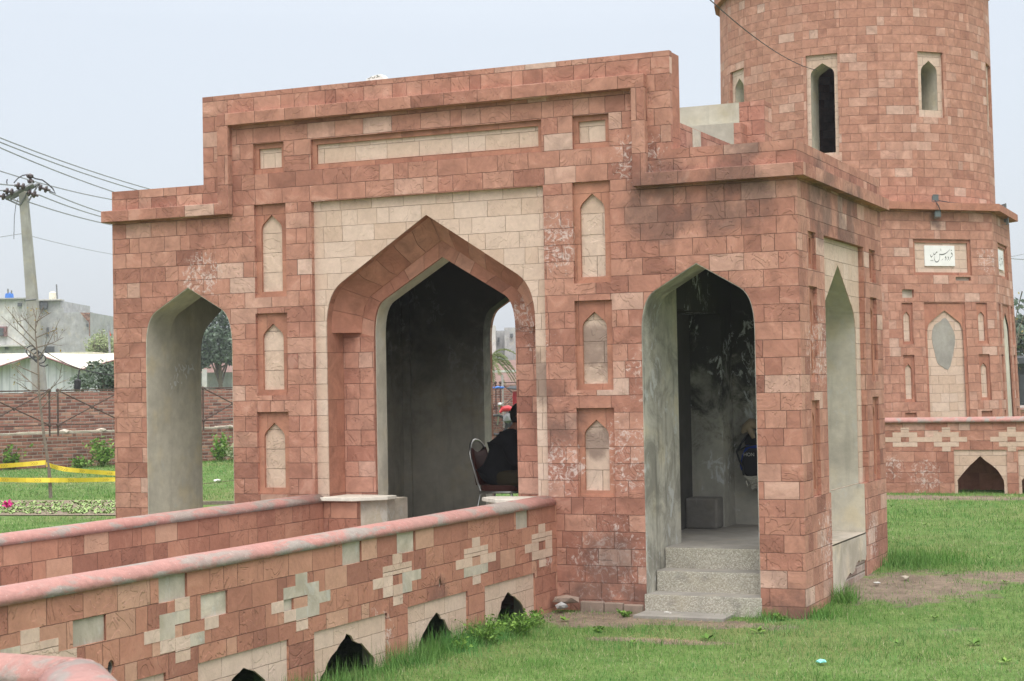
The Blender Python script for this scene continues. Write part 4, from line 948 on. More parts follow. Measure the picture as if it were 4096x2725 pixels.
wire((88, 935), (600, 1036), 43, 70, .1, 'very thin pale line leaving the middle of the pole to the right', .008); wire((88, 935), (-60, 958), 43, 38, .0, 'very thin pale line leaving the middle of the pole to the left', .008)
wire((2835, -5), (3268, 282), 17, 29.2, .12, 'thin dark wire slanting down across the tower to its tall slit window', .006, 'wire_dark')
wire((4010, 1030), (4160, 1031), 32, 60, .05, 'thin line reaching the sky right of the tower', .01)
wire((4020, 1030), (4160, 990), 34, 60, .05, 'faint line rising to the right of the tower', .007)

# ================================================================= far buildings left
def bld(name, loc, label): return thing(name, loc, label, 'building')
def facade(mb, p, q, ztop, zbot=-.5, depth=8):
    """wall box between ground points p, q going back"""
    t = (q - p); t.z = 0; n = Vector((-t.y, t.x, 0)).normalized() * depth
    if n.dot(FW) < 0: n = -n
    Z = lambda v, z: Vector((v.x, v.y, z)); a, b, c, d = p, q, q + n, p + n
    for (u, v) in ((a, b), (b, c), (c, d), (d, a)): mb.face([Z(u, zbot), Z(v, zbot), Z(v, ztop), Z(u, ztop)])
    mb.face([Z(v, ztop) for v in (a, b, c, d)])
def P_(x, z): p = at(x, 1575, z); return p
def zof(py, x, z): return at(x, py, z).z
def win(parent, x0, x1, y0, y1, z, mat='glassd', dz=-.15):
    mb = MB(); a, b, c, d = at(x0, y1, z + dz), at(x1, y1, z + dz), at(x1, y0, z + dz), at(x0, y0, z + dz); k = FW * .25
    mb.face([a, b, c, d]); mb.face([a, d, d + k, a + k]); mb.face([d, c, c + k, d + k]); mb.face([b, b + k, c + k, c]); mb.build('window', mat, parent, weld=False)
ZB = 110.0
b1 = bld('concrete_house', P_(60, ZB), 'pale grey rendered house far left behind the shed, blue tank on its roof')
mb = MB(); facade(mb, P_(-140, ZB), P_(97, ZB), zof(1192, 50, ZB)); mb.build('wall', 'bldg', b1)
mb = MB(); facade(mb, P_(-140, ZB - .6), P_(118, ZB - .6), zof(1381, 50, ZB), zof(1387, 50, ZB), 1); mb.build('ledge', 'bldg', b1)
mb = MB(); facade(mb, P_(-140, ZB - .3), P_(118, ZB - .3), zof(1192, 50, ZB), zof(1197, 50, ZB), 1); mb.build('parapet', 'bldg2', b1)
win(b1, 70, 84, 1212, 1227, ZB); win(b1, -10, 25, 1306, 1346, ZB, 'trimred'); win(b1, -3, 12, 1312, 1344, ZB, 'glassd', -.3); win(b1, 19, 30, 1386, 1399, ZB)
b2 = bld('concrete_house', P_(200, ZB + 4), 'darker grey house beside the pale one with a stepped right end and cream roof tank')
ZC = ZB + 4
mb = MB(); facade(mb, P_(97, ZC), P_(246, ZC), zof(1203, 200, ZC)); facade(mb, P_(246, ZC), P_(258, ZC), zof(1229, 250, ZC)); facade(mb, P_(258, ZC), P_(360, ZC), zof(1250, 300, ZC)); mb.build('wall', 'bldg2', b2)
MBp = MB(); MBp.face([at(320, 1250, ZC - .1), at(360, 1252, ZC - .1), at(360, 1345, ZC - .1), at(356, 1345, ZC - .1), at(355, 1290, ZC - .1), at(340, 1275, ZC - .1)]); MBp.build('bare_brick', 'brick_far', b2, weld=False)
mb = MB(); facade(mb, P_(150, ZC - .4), P_(247, ZC - .4), zof(1198, 200, ZC), zof(1203, 200, ZC), 1); mb.build('parapet', 'bldg', b2)
win(b2, 161, 188, 1210, 1235, ZC); win(b2, 186, 192, 1310, 1346, ZC); win(b2, 346, 352, 1296, 1308, ZC); win(b2, 178, 214, 1386, 1412, ZC, 'glassd')
def tank(x0, x1, y0, y1, z, mat, label):
    c = at((x0 + x1) / 2, y1, z + 1.5); r = (x1 - x0) / 2 / FPX * z; h = (y1 - y0) / FPX * z
    mb = MB(); mb.lathe(c, [(r, -.2), (r, h * .3), (r * 1.03, h * .32), (r, h * .36), (r * .9, h * .85), (r * .5, h), (.05, h)], 14); mb.lathe(c, [(r * .45, h), (r * .42, h * 1.06), (.05, h * 1.07)], 10); tag(mb.build('water_tank', mat, smooth=False), label, 'water tank')
tank(20, 55, 1172, 1192, ZB, 'tank_blue', 'blue plastic water tank on the roof of the pale grey house'); tank(196, 226, 1167, 1200, ZC, 'tank_cream', 'cream water tank on the roof of the darker grey house')
tag(MB().tube([at(229, 1198, ZC), at(226, 1138, ZC)], .05, 5).build('roof_antenna', 'steel'), 'thin antenna mast beside the cream water tank', 'antenna')
tag(MB().tube([at(32, 1175, ZB), at(32, 1156, ZB)], .05, 5).tube([at(46, 1175, ZB), at(46, 1162, ZB)], .05, 5).build('roof_rods', 'steel'), 'pair of thin rods rising by the blue water tank', 'rods')
# shed
ZS = 66.0
sh = bld('steel_shed', P_(200, ZS), 'long shed with ribbed pale steel gable walls and cream sheet roof')
def poly_at(mb, pts, z, uvs=True):
    p = [at(x, y, z) for x, y in pts]; mb.face(p, [(x / FPX * z, -y / FPX * z) for x, y in pts])
mb = MB(); poly_at(mb, [(-60, 1600), (130, 1600), (130, 1425), (60, 1452), (-60, 1484)], ZS); poly_at(mb, [(130, 1600), (325, 1600), (325, 1478), (160, 1418), (130, 1425)], ZS); poly_at(mb, [(325, 1600), (520, 1600), (520, 1425), (325, 1478)], ZS); mb.build('gable_wall', 'corr', sh, weld=False)
mb = MB()
def roof(pts): mb.face([at(x, y, z) for x, y, z in pts])
roof([(-60, 1484, ZS - .4), (130, 1424, ZS - .4), (130, 1413, ZS + 14), (-60, 1416, ZS + 14)]); roof([(158, 1416, ZS - .4), (325, 1480, ZS - .4), (420, 1450, ZS - .2), (430, 1418, ZS + 14), (170, 1413, ZS + 14)]); roof([(325, 1480, ZS - .4), (520, 1425, ZS - .4), (520, 1412, ZS + 14), (420, 1415, ZS + 14)])
roof([(130, 1424, ZS - .4), (158, 1416, ZS - .4), (170, 1413, ZS + 14), (130, 1413, ZS + 14)]); mb.build('roof', 'roofsheet', sh, weld=False)
mb = MB()
for a, b in (((150, 1418), (325, 1479)), ((325, 1479), (520, 1424)), ((130, 1424), (-60, 1484))): mb.tube([at(*a, ZS - .5), at(*b, ZS - .5)], .035, 4)
mb.build('flashing', 'trimred', sh)
b3 = bld('long_building', P_(330, ZS + 30), 'low cream flat roofed building just behind the shed roof'); mb = MB(); facade(mb, P_(190, ZS + 22), P_(372, ZS + 22), zof(1409, 300, ZS + 22)); facade(mb, P_(372, ZS + 22), P_(470, ZS + 22), zof(1413, 400, ZS + 22)); mb.build('wall', 'tank_cream', b3)
fp = P_(440, 90); FL = thing('flag', at(438, 1420, 90), 'small red pennant on a pole above the bushes', 'flag')
MB().tube([at(440, 1420, 90), at(433, 1300, 90)], .06, 5).build('pole', 'wire', FL); mb = MB(); mb.face([at(434, 1304, 90), at(440, 1345, 90), at(445, 1342, 90), at(441, 1330, 90)]); mb.face([at(434, 1304, 90.02), at(441, 1330, 90.02), at(445, 1342, 90.02), at(440, 1345, 90.02)]); mb.build('cloth', 'flag', FL, weld=False)
# bushes and trees
def wisp(px, py0, py1, z, w_, label, n=60, seed=3):
    random.seed(seed); b = at(px, py0, z); t = thing('bush', b, label, 'bush'); st = MB(); cm = MB(); ti = []
    for k in range(n):
        x = px + random.uniform(-w_, w_); h = random.uniform(.45, 1) * (py0 - py1) * (1 - .4 * abs(x - px) / w_); a = at(x * .6 + px * .4, py0, z); e = at(x + random.uniform(-8, 8), py0 - h, z + random.uniform(-1, 1)); st.tube([a, a.lerp(e, .5) + RT * random.uniform(-.1, .1), e], [.03, .02, .008], 4, False)
        for j in range(26):
            c = a.lerp(e, random.uniform(.25, 1)) + Vector((random.gauss(0, .16), random.gauss(0, .16), random.gauss(0, .12))); leaves(cm, ti, c, .05, 1, .085)
    st.build('stem', 'bark', t, weld=False); cm.build('foliage', 'leaf_pale', t, weld=False, tint=ti)
wisp(405, 1425, 1310, 92, 48, 'tall wispy pale green bush behind the shed under the red pennant', 90)
T1 = at(425, 1560, 50); tree('tree', (T1.x, T1.y, gh(T1.y)), 2.75, 1.0, 'dark leafy tree beside the shed, cut off by the left corner of the gatehouse', 'leaf_dark', 22, 150, .07, trunk=.07, crown_c=.72, flat=1.0, seed=12)
T2 = at(880, 1560, 92); tree('tree', (T2.x, T2.y, .25), 6.5, 2.25, 'grey green leafy tree seen through the left arch', 'leaf_dark', 34, 210, .13, trunk=.16, crown_c=.66, flat=.85, seed=22)
ZD = 105.0
b4 = bld('long_building', P_(880, ZD), 'dull pink and grey building behind the tree seen through the left arch')
mb = MB(); facade(mb, P_(780, ZD), P_(1000, ZD), zof(1452, 880, ZD)); mb.build('wall', 'pink', b4); mb = MB(); facade(mb, P_(780, ZD - 12), P_(1000, ZD - 12), zof(1490, 880, ZD - 12)); mb.build('front_wall', 'bldg2', b4)
mb = MB(); a = at(818, 1560, 56); poly_at(mb, [(808, 1600), (828, 1600), (828, 1478), (808, 1476)], 56); tag(mb.build('shed_panel', 'bldg', weld=False), 'pale upright panel behind the brick walls seen through the left arch', 'panel')
mb = MB(); mb.tube([at(824, 1712, 46), at(827, 1555, 46)], .05, 6); tag(mb.build('post', 'pole'), 'thin pale upright post behind the truss seen through the left arch', 'post')
# buildings and palm behind the middle arch
ZE = 130.0
b5 = bld('concrete_house', P_(2040, ZE), 'grey flat roofed house seen through the middle arch')
mb = MB(); facade(mb, P_(1935, ZE), P_(1986, ZE), zof(1302, 1960, ZE)); mb.build('wall', 'bldg', b5); mb = MB(); facade(mb, P_(1984, ZE + 4), P_(2023, ZE + 4), zof(1323, 2000, ZE + 4)); facade(mb, P_(2022, ZE + 3), P_(2140, ZE + 3), zof(1310, 2060, ZE + 3)); mb.build('rear_wall', 'bldg2', b5)
mb = MB(); facade(mb, P_(1935, ZE - 6), P_(2140, ZE - 6), zof(1441, 2000, ZE - 6)); mb.build('low_block', 'pink', b5); mb = MB(); facade(mb, P_(1935, ZE - 14), P_(2140, ZE - 14), zof(1481, 2000, ZE - 14), zof(1489, 2000, ZE - 14), 4); mb.build('canopy', 'bldg', b5)
win(b5, 1990, 1998, 1350, 1368, ZE + 4); win(b5, 2040, 2052, 1335, 1350, ZE + 3); win(b5, 1938, 1952, 1350, 1372, ZE)
random.seed(31); pb = at(1950, 1700, 57); PT = thing('palm_tree', (pb.x, pb.y, .25), 'small date palm with drooping fronds seen through the middle arch', 'palm tree'); pc = at(1952, 1445, 57)
mb = MB(); mb.tube([(pb.x, pb.y, .1), pc.lerp(pb, .5), pc], [.14, .11, .1], 8); mb.build('trunk', 'bark', PT)
for k in range(26):
    a = k * 2.4 + random.uniform(-.3, .3); up = random.uniform(-.5, 1.25); L_ = random.uniform(.75, 1.15); dx = Vector((math.cos(a), math.sin(a), 0)); mb = MB(); ti = []; pts = [pc + dx * (L_ * t) + Vector((0, 0, up * t * L_ - 1.05 * t * t * L_ + .05)) for t in [i / 9 for i in range(10)]]
    mb.tube(pts, [.012] * 10, 4, False); ti = [.3] * len(mb.f); side = dx.cross(Vector((0, 0, 1)))
    for i in range(1, 10):
        for j in range(3):
            p = pts[i - 1].lerp(pts[i], j / 3); f = (pts[i] - pts[i - 1]).normalized()
            for s2 in (-1, 1):
                e = p + (f * .75 + side * s2 * .62 + Vector((0, 0, random.uniform(-.25, .3)))) * .26 * (1 - .5 * i / 10); mb.face([p, (p + e) / 2 + Vector((0, 0, .012)), e, (p + e) / 2 - Vector((0, 0, .012))]); ti.append(random.random())
    mb.build('frond', 'palm', PT, weld=False, tint=ti)
# lean-to, motorcycle and cart beyond the wall
VC = at(2040, 1640, 51); vb = thing('cargo_rickshaw', at(2065, 1680, 51), 'red cargo rickshaw with black canopy parked beyond the low brick wall', 'rickshaw')
mb = MB(); o_ = at(2088, 1600, 51.5); mb.box(o_.x - .32, o_.x + 1.2, o_.y, o_.y + .9, gh(30) + .4, o_.z + .25); mb.build('body', 'red_paint', vb, bevel=.03)
mb = MB(); a, b, c = at(2024, 1552, 51), at(2140, 1545, 51), at(2075, 1545, 51); mb.face([at(2024, 1552, 50.6), at(2140, 1560, 50.6), at(2140, 1540, 52.4), at(2040, 1545, 52.4)]); mb.face([at(2024, 1556, 50.6), at(2140, 1566, 50.6), at(2140, 1560, 50.6), at(2024, 1552, 50.6)]); mb.build('canopy', 'canvas', vb, weld=False)
for x in (2060, 2120): 
    c = at(x, 1690, 51.2); mb = MB(); mb.lathe(c, [(.25, -.05), (.27, 0), (.25, .05)], 14, 'y'); mb.build('wheel', 'black', vb)
mt = thing('motorcycle', at(2000, 1690, 49), 'red motorcycle with chrome engine parked beyond the low brick wall', 'motorcycle')
q = lambda x, y, dz=0: at(x, y, 49 + dz)
mb = MB(); mb.tube([q(1998, 1650), q(2010, 1637), q(2032, 1634), q(2050, 1640), q(2062, 1648)], [.03, .08, .09, .07, .04], 8); mb.build('fuel_tank', 'red_paint', mt, smooth=True)
mb = MB(); mb.tube([q(2035, 1644), q(2060, 1646), q(2085, 1640)], [.06, .10, .07], 8); mb.build('seat', 'black', mt, smooth=True)
mb = MB(); mb.tube([q(1990, 1700), q(1997, 1640), q(2003, 1615)], .025, 6).tube([q(1994, 1618), q(2012, 1612), q(2018, 1608)], .014, 6); mb.build('fork', 'chrome', mt)
mb = MB(); mb.blob(q(2030, 1672), .17, 1, .15); mb.tube([q(2030, 1680), q(2090, 1690)], .04, 6); mb.build('engine', 'steel', mt)
mb = MB(); mb.blob(q(2000, 1620), .075, 2, .02); mb.build('headlight', 'chrome', mt)
for x in (1988, 2086):
    c = q(x, 1700); mb = MB(); n = 18
    for k in range(n):
        a, b = k * 6.283 / n, (k + 1) * 6.283 / n; d_ = lambda t, r: c + RT * math.cos(t) * r + Vector((0, 0, 1)) * math.sin(t) * r
        mb.tube([d_(a, .28), d_(b, .28)], .045, 6, False)
        if k % 2 == 0: mb.tube([c, d_(a, .27)], .006, 3, False)
    mb.build('wheel', 'black', mt)
mb = MB(); 
for x, y, m_ in ((1966, 1552, 0), (1990, 1550, 0), (2008, 1551, 0)): mb.blob(at(x, y, 52), .07, 1, .2, (1.4, 1, .6))
tag(mb.build('roof_items', 'tank_blue'), 'blue and white odds and ends along the top of the far brick wall', 'odds and ends')
mb = MB(); 
for a, b in (((1960, 1600), (2020, 1712)),): pass
mb.tube([at(2016, 1712, 52), at(2009, 1500, 52)], .032, 6); tag(mb.build('post', 'pole'), 'pale concrete post behind the truss seen through the middle arch', 'post')

# right background
tag(tree('bare_tree', tuple(gat(4055, 1730).xy) + (.1,), 5.2, .9, 'slender bare tree just right of the tower', 'leaf_dry', 18, 3, .05, trunk=.05, crown_c=.7, flat=1.6, seed=41))
T3 = at(4135, 1560, 70); tree('tree', (T3.x, T3.y, .25), 4.6, 1.6, 'grey green tree crown at the right edge behind the bare tree', 'leaf_dark', 24, 160, .12, trunk=.12, crown_c=.78, flat=.7, seed=43)
b6 = bld('market_shed', P_(4090, 80), 'pale shed with dark arched awning at the far right edge')
mb = MB(); facade(mb, P_(4030, 84), P_(4300, 84), zof(1420, 4080, 84)); mb.build('wall', 'bldg', b6)
mb = MB(); mb.tube([at(4034, 1490, 66), at(4040, 1460, 66), at(4065, 1445, 66), at(4100, 1445, 66), at(4140, 1465, 66)], .22, 6); q0 = [at(4034, 1500, 66.2), at(4042, 1460, 66.2), at(4065, 1443, 66.2), at(4100, 1443, 66.2), at(4150, 1470, 66.2), at(4150, 1510, 66.2)]; mb.face(q0); mb.build('awning', 'canvas', b6, weld=False)
mb = MB(); mb.box(*[v for v in (at(4074, 1560, 60).x, at(4100, 1560, 60).x)], at(4080, 1560, 60).y, at(4080, 1560, 60).y + .6, .2, at(4074, 1500, 60).z); mb.build('counter', 'canvas', b6)
mb = MB(); [mb.tube([at(x, 1640, 60), at(x, 1500, 60)], .04, 5) for x in (4040, 4073)]; mb.build('awning_post', 'iron', b6)
random.seed(77)
def leafy(px, py, w_, h, n, label, mat='leaf_green', ls=.03, name='weed', cat='weed', group='leafy weeds along the walls', base=None, kind_stem=True, tl=(0, 1)):
    b = base or gat(px, py); t = thing(name, b, label, cat, group); st = MB(); cm = MB(); ti = []
    for k in range(n):
        e = b + Vector((random.gauss(0, w_ * .45), random.gauss(0, w_ * .45), h * random.uniform(.35, 1))); st.tube([b + Vector((random.gauss(0, w_ * .25), random.gauss(0, w_ * .25), -.02)), b.lerp(e, .5) + Vector((0, 0, h * .1)), e], [.004, .003, .001], 3, False)
        for j in range(9): leaves(cm, ti, b.lerp(e, random.uniform(.3, 1)), w_ * .12, 1, ls, tlo=tl[0], thi=tl[1])
    st.build('stem', 'leaf_green', t, weld=False, tint=[.3] * len(st.f)); cm.build('foliage', mat, t, weld=False, tint=ti); return t
leafy(410, 1868, .45, .7, 60, 'tallest green weed clump at the foot of the low brick wall near the gatehouse corner', ls=.05); leafy(325, 1872, .5, .3, 30, 'low green weed clump at the brick wall between pole and gatehouse', ls=.045)
leafy(260, 1868, .3, .5, 24, 'yellowish dry weed clump at the brick wall right of the pole', 'leaf_pale', ls=.04); leafy(28, 1880, .45, .6, 40, 'weed clump against the brick wall at the left edge', ls=.05)
leafy(882, 1846, .35, .75, 45, 'upright green weed at the brick wall seen through the left arch', ls=.05); leafy(935, 1850, .3, .5, 25, 'pale thin weed at the brick wall seen through the left arch', 'leaf_pale', ls=.04)

# sapling with barrier tape
SB = gat(203, 1993); zb = (SB - CAM).dot(FW); random.seed(9)
SP = thing('sapling', SB, 'thin nearly leafless sapling on the lawn holding the yellow barrier tape', 'tree')
Q_ = lambda x, y, dz=0: at(x, y, zb + dz); tk = MB(); trunk = [Q_(203, 1996), Q_(196, 1880), Q_(176, 1745), Q_(163, 1640), Q_(156, 1560), Q_(152, 1440), Q_(146, 1385), Q_(141, 1330), Q_(143, 1270), Q_(148, 1235)]
tk.tube(trunk, [.032, .03, .024, .02, .018, .015, .012, .009, .007, .004], 7); cm = MB(); ti = []
def branch(a, b, r, dep):
    mid = a.lerp(b, .5) + Vector((random.uniform(-.05, .05), random.uniform(-.05, .05), random.uniform(-.05, .04))) * (b - a).length; tk.tube([a, mid, b], [r, r * .7, r * .35], 4, False)
    if dep:
        for _ in range(3):
            t = random.uniform(.3, .95); p = a.lerp(b, t); d_ = (b - a).normalized(); e = p + (d_ * .6 + Vector((random.gauss(0, .5), random.gauss(0, .5), random.gauss(.25, .4)))) * (b - a).length * .38; branch(p, e, r * .5, dep - 1)
    else: 
        for _ in range(1): 
            if random.random() < .5: leaves(cm, ti, b, .05, 1, .022, tlo=0, thi=1)
for (a, b) in [((163, 1640), (260, 1545)), ((158, 1560), (50, 1460)), ((155, 1500), (40, 1448)), ((152, 1430), (10, 1330)), ((150, 1400), (5, 1265)), ((146, 1370), (20, 1225)), ((150, 1390), (255, 1350)), ((147, 1350), (225, 1320)), ((144, 1310), (175, 1225)), ((143, 1290), (205, 1250)), ((152, 1440), (240, 1275)), ((146, 1330), (85, 1262)), ((142, 1270), (130, 1225)), ((160, 1600), (250, 1500)), ((158, 1580), (65, 1530))]: branch(Q_(*a), Q_(b[0], b[1], random.uniform(-.4, .4)), .011, 2)
tk.build('trunk', 'bark', SP, weld=False); cm.build('foliage', 'leaf_dry', SP, weld=False, tint=ti)
def tape(pts, label, w_=.075):
    mb = MB(); P2 = [at(x, y, z) for x, y, z in pts]; q = []
    for i in range(len(P2) - 1): q += sag(P2[i], P2[i + 1], .006, 8)[:-1]
    q.append(P2[-1])
    for i in range(len(q) - 1): 
        a, b = q[i], q[i + 1]; k = Vector((0, 0, w_ / 2)); tw = FW * .012 * math.sin(i * .7); mb.face([a - k + tw, b - k + tw, b + k - tw, a + k - tw])
    o = mb.build('barrier_tape', 'yellow', weld=False); tag(o, label, 'tape', 'yellow barrier tapes tied to the sapling')
    s_ = MB(); L_ = 0
    for i in range(2, len(q) - 2, 4):
        a, b = q[i], q[i + 1]; d_ = (b - a).normalized()
        for k in range(3):
            c = a + d_ * (.04 * k); z = Vector((0, 0, w_ * .32)); f = -FW * .016; s_.face([c + f - z, c + f + d_ * .035, c + f + d_ * .043, c + f - z + d_ * .008]); s_.face([c + f + d_ * .035, c + f + z, c + f + z + d_ * .008, c + f + d_ * .043])
    s_.build('chevron_print', 'print', o, weld=False)
tape([(-60, 1868, zb - .5), (183, 1850, zb)], 'upper yellow barrier tape running left from the sapling'); tape([(186, 1858, zb - .03), (262, 1878, zb + .1), (480, 1895, zb + 1)], 'upper yellow barrier tape sloping right from the sapling to the gatehouse'); tape([(-60, 1917, zb - .5), (200, 1921, zb - .08), (480, 1917, zb + 1)], 'lower yellow barrier tape running level past the sapling')
# seedling bed
random.seed(4); cm = MB(); ti = []
for _ in range(620):
    p = gat(random.uniform(-250, 560), random.uniform(2009, 2058)); s_ = random.uniform(.02, .05)
    for j in range(4):
        a = j * 1.57 + random.uniform(-.4, .4); d_ = Vector((math.cos(a), math.sin(a), random.uniform(.3, .9))) * s_ * 1.5; e = Vector((-math.sin(a), math.cos(a), 0)) * s_ * .5; cm.face([p, p + d_ * .6 + e, p + d_, p + d_ * .6 - e]); ti.append(random.random())
tag(cm.build('seedlings', 'bed', weld=False, tint=ti), 'rows of small pale green seedlings covering the flower bed left of the gatehouse', 'seedlings', kind='stuff')
a, b, c, d = gat(-250, 2064), gat(560, 2064), gat(560, 2004), gat(-250, 2004); mb = MB(); mb.face([p + Vector((0, 0, .012)) for p in (a, b, c, d)])
def mk_bed():
    g = G('bed_soil', .95, .1); P = g.pos(); f = g.noise(P, 22, 4, .7); c_ = g.mix(g.mr(f, .3, .7), (.17, .135, .10), (.30, .25, .19)); g.bump(f, .8, .03); return g.col(c_)
M['bedsoil'] = mk_bed(); tag(mb.build('flower_bed', 'bedsoil'), kind='structure')
fb = gat(30, 2048); t = thing('flower', fb, 'single magenta flower in the seedling bed at the left edge', 'flower'); mb = MB(); mb.tube([fb, fb + Vector((0, 0, .1))], .004, 4); mb.build('stem', 'leaf_green', t, tint=[.4] * len(mb.f)); mb = MB(); ti = []; leaves(mb, ti, fb + Vector((0, 0, .12)), .06, 26, .04); mb.build('petals', 'petal', t, weld=False)
p = gat(865, 2018); tag(MB().box(-.35, .35, -.03, .03, 0, .05).build('timber', 'bark'), 'thin dark length of wood lying on the grass beyond the left arch', 'timber'); place(bpy.data.objects['timber'], p, R(20))

# ================================================================= marble fragment on the roof
mb = MB(); random.seed(3); pts = [(-4.155, 4.83), (-4.14, 4.862), (-4.10, 4.875), (-4.04, 4.888), (-3.99, 4.888), (-3.965, 4.868), (-3.955, 4.83)]
mb.prism([(x, z - .008) for x, z in pts], [], FX, .06, .16); o = mb.build('marble_fragment', 'marble', bevel=.004); tag(o, 'broken white marble fragment with carved letters lying on the roof edge', 'marble fragment')
mb = MB(); strokes(mb, [[(-4.13, 4.852, .004), (-4.10, 4.856, .006), (-4.09, 4.872, .003)], [(-4.085, 4.865, .004), (-4.075, 4.852, .006), (-4.055, 4.855, .006), (-4.05, 4.872, .004)], [(-4.035, 4.872, .004), (-4.022, 4.874, .006), (-4.02, 4.862, .005), (-4.035, 4.855, .005), (-4.0, 4.862, .004)], [(-4.12, 4.826, .006), (-4.11, 4.842, .004)]], lambda u, v: (u, .058, v)); mb.build('carving', 'ink', o, weld=False)
# rubble at the inner corner
random.seed(8)
for i, (x, y, s_, lab, m_) in enumerate([(-2.12, -.13, .085, 'brownish slab of broken masonry on top of the rubble by the wall corner', 'plinth'), (-2.14, -.20, .065, 'dark grey lump of rubble on the soil at the wall corner', 'bldg2')]):
    mb = MB(); mb.blob((0, 0, 0), s_, 1, .22, (1.5, .8, .5)); tag(mb.build('rubble_lump', m_), lab, 'rubble', 'rubble by the wall corner'); place(bpy.data.objects[-1] if False else [o for o in bpy.data.objects if o.name.startswith('rubble_lump')][-1], (x, y, -.02 + (.05 if i == 0 else 0)), R(25 + 60 * i))
for i, (px, py, m_, lab, s_) in enumerate([(2665, 2462, 'litter', 'white scrap on the soil left of the steps', .022), (2682, 2465, 'litter', 'second white scrap beside the first, left of the steps', .016), (3282, 2661, 'cyan', 'turquoise wrapper on the lawn', .03), (3390, 2335, 'litter', 'white scrap on bare soil by the side sill', .03), (3433, 2310, 'litter', 'white scrap at the foot of the brickwork under the side sill', .028), (3510, 2345, 'litter', 'cream chip on the bare soil right of the gatehouse', .03), (3622, 2323, 'cement', 'grey stone flake on the bare soil beside the gatehouse', .035), (868, 1930, 'litter', 'white scrap on the lawn seen through the left arch', .06)]):
    p = gat(px, py); mb = MB(); mb.blob((0, 0, 0), s_, 1, .3, (1.4, 1, .45)); o = mb.build('litter_scrap', m_); tag(o, lab, 'litter', 'litter scattered on the ground'); place(o, p + Vector((0, 0, s_ * .3 + .02)), random.uniform(0, 3))

# ================================================================= the hazy air
xs_, ys_, z0_, z1_ = (-75, 75), (-18, 165), -1.2, 22
hz = MB().box(*xs_, *ys_, z0_, z1_).build('haze', 'glassd'); hm = bpy.data.materials.new('haze_air'); hm.use_nodes = True; hn = hm.node_tree; hn.nodes.clear()
ho = hn.nodes.new('ShaderNodeOutputMaterial'); hv = hn.nodes.new('ShaderNodeVolumePrincipled'); hv.inputs['Color'].default_value = (.86, .90, .96, 1); hv.inputs['Density'].default_value = .0007; hn.links.new(hv.outputs[0], ho.inputs['Volume'])
hz.data.materials.clear(); hz.data.materials.append(hm); tag(hz, kind='stuff')
# ================================================================= chair and seated person in the middle room
FZ = .442
CH = thing('banquet_chair', (-3.63, 1.92, FZ), 'maroon vinyl chair with tarnished chrome tube frame under the seated person', 'chair')
def C_(f, s_, z): return Vector((-3.63 + f, 1.92 + s_, FZ + z))     # f = forward (+x), s = to the side (+y), z = up
bk = []
for k in range(25):
    a = math.pi * k / 24; w_, h0 = .205, .74
    bk.append(C_(-.22 - .10 * (h0 + .22 * math.sin(a) - .45) / .5, -w_ * math.cos(a), h0 + .19 * math.sin(a)))
legs_l, legs_r = [C_(-.20, -.17, .40), C_(-.215, -.185, .5)], [C_(-.215, .185, .5), C_(-.20, .17, .40)]
mb = MB(); mb.tube([C_(-.10, -.17, .39), C_(-.19, -.165, .40)] + legs_l[1:] + bk + legs_r[:1] + [C_(-.19, .165, .40), C_(-.10, .17, .39)], .0125, 8); mb.build('back_frame', 'chrome', CH, smooth=True)
mb = MB(); n = 8
def bp(u, v): z = .47 + v * .38; wv = (.185 if v < .8 else .185 - (v - .8) * .12); return C_(-.215 - .10 * (z - .45) / .5, u * wv, z - (.05 * (1 - u * u) if v > .9 else 0))
for th in (0, 1):
    for i in range(n):
        for j in range(n):
            q = [bp(-1 + 2 * i / n, j / n), bp(-1 + 2 * (i + 1) / n, j / n), bp(-1 + 2 * (i + 1) / n, (j + 1) / n), bp(-1 + 2 * i / n, (j + 1) / n)]
            off = Vector((.018 if th else -.014, 0, 0)); mb.face([p + off for p in (q if th else q[::-1])])
for j in range(n):
    for sgn in (-1, 1): a, b = bp(sgn, j / n), bp(sgn, (j + 1) / n); mb.face([a + Vector((.018, 0, 0)), b + Vector((.018, 0, 0)), b - Vector((.014, 0, 0)), a - Vector((.014, 0, 0))])
mb.build('backrest', 'maroon', CH, smooth=True)
mb = MB(); pts = [(.22 * math.copysign(abs(math.cos(a)) ** .6, math.cos(a)), .20 * math.copysign(abs(math.sin(a)) ** .6, math.sin(a))) for a in [k * math.pi / 12 for k in range(24)]]
mb.prism(pts, [], lambda u, v, d: tuple(C_(u, v, d)), .47, .41); mb.build('seat', 'maroon', CH, bevel=.015)
ring = [C_(x * 1.04, y * 1.04, .40) for x, y in pts]; mb = MB(); mb.tube(ring + ring[:2], .014, 6, False); mb.build('seat_frame', 'chrome', CH, smooth=True)
for (x, y, x2, y2) in ((-.17, -.17, -.27, -.20), (-.17, .17, -.27, .20), (.15, -.17, .22, -.20), (.15, .17, .22, .20)):
    MB().tube([C_(x, y, .40), C_(x + (x2 - x) * .2, y + (y2 - y) * .4, .37), C_(x2, y2, .0)], .0125, 8).build('leg', 'chrome', CH, smooth=True)

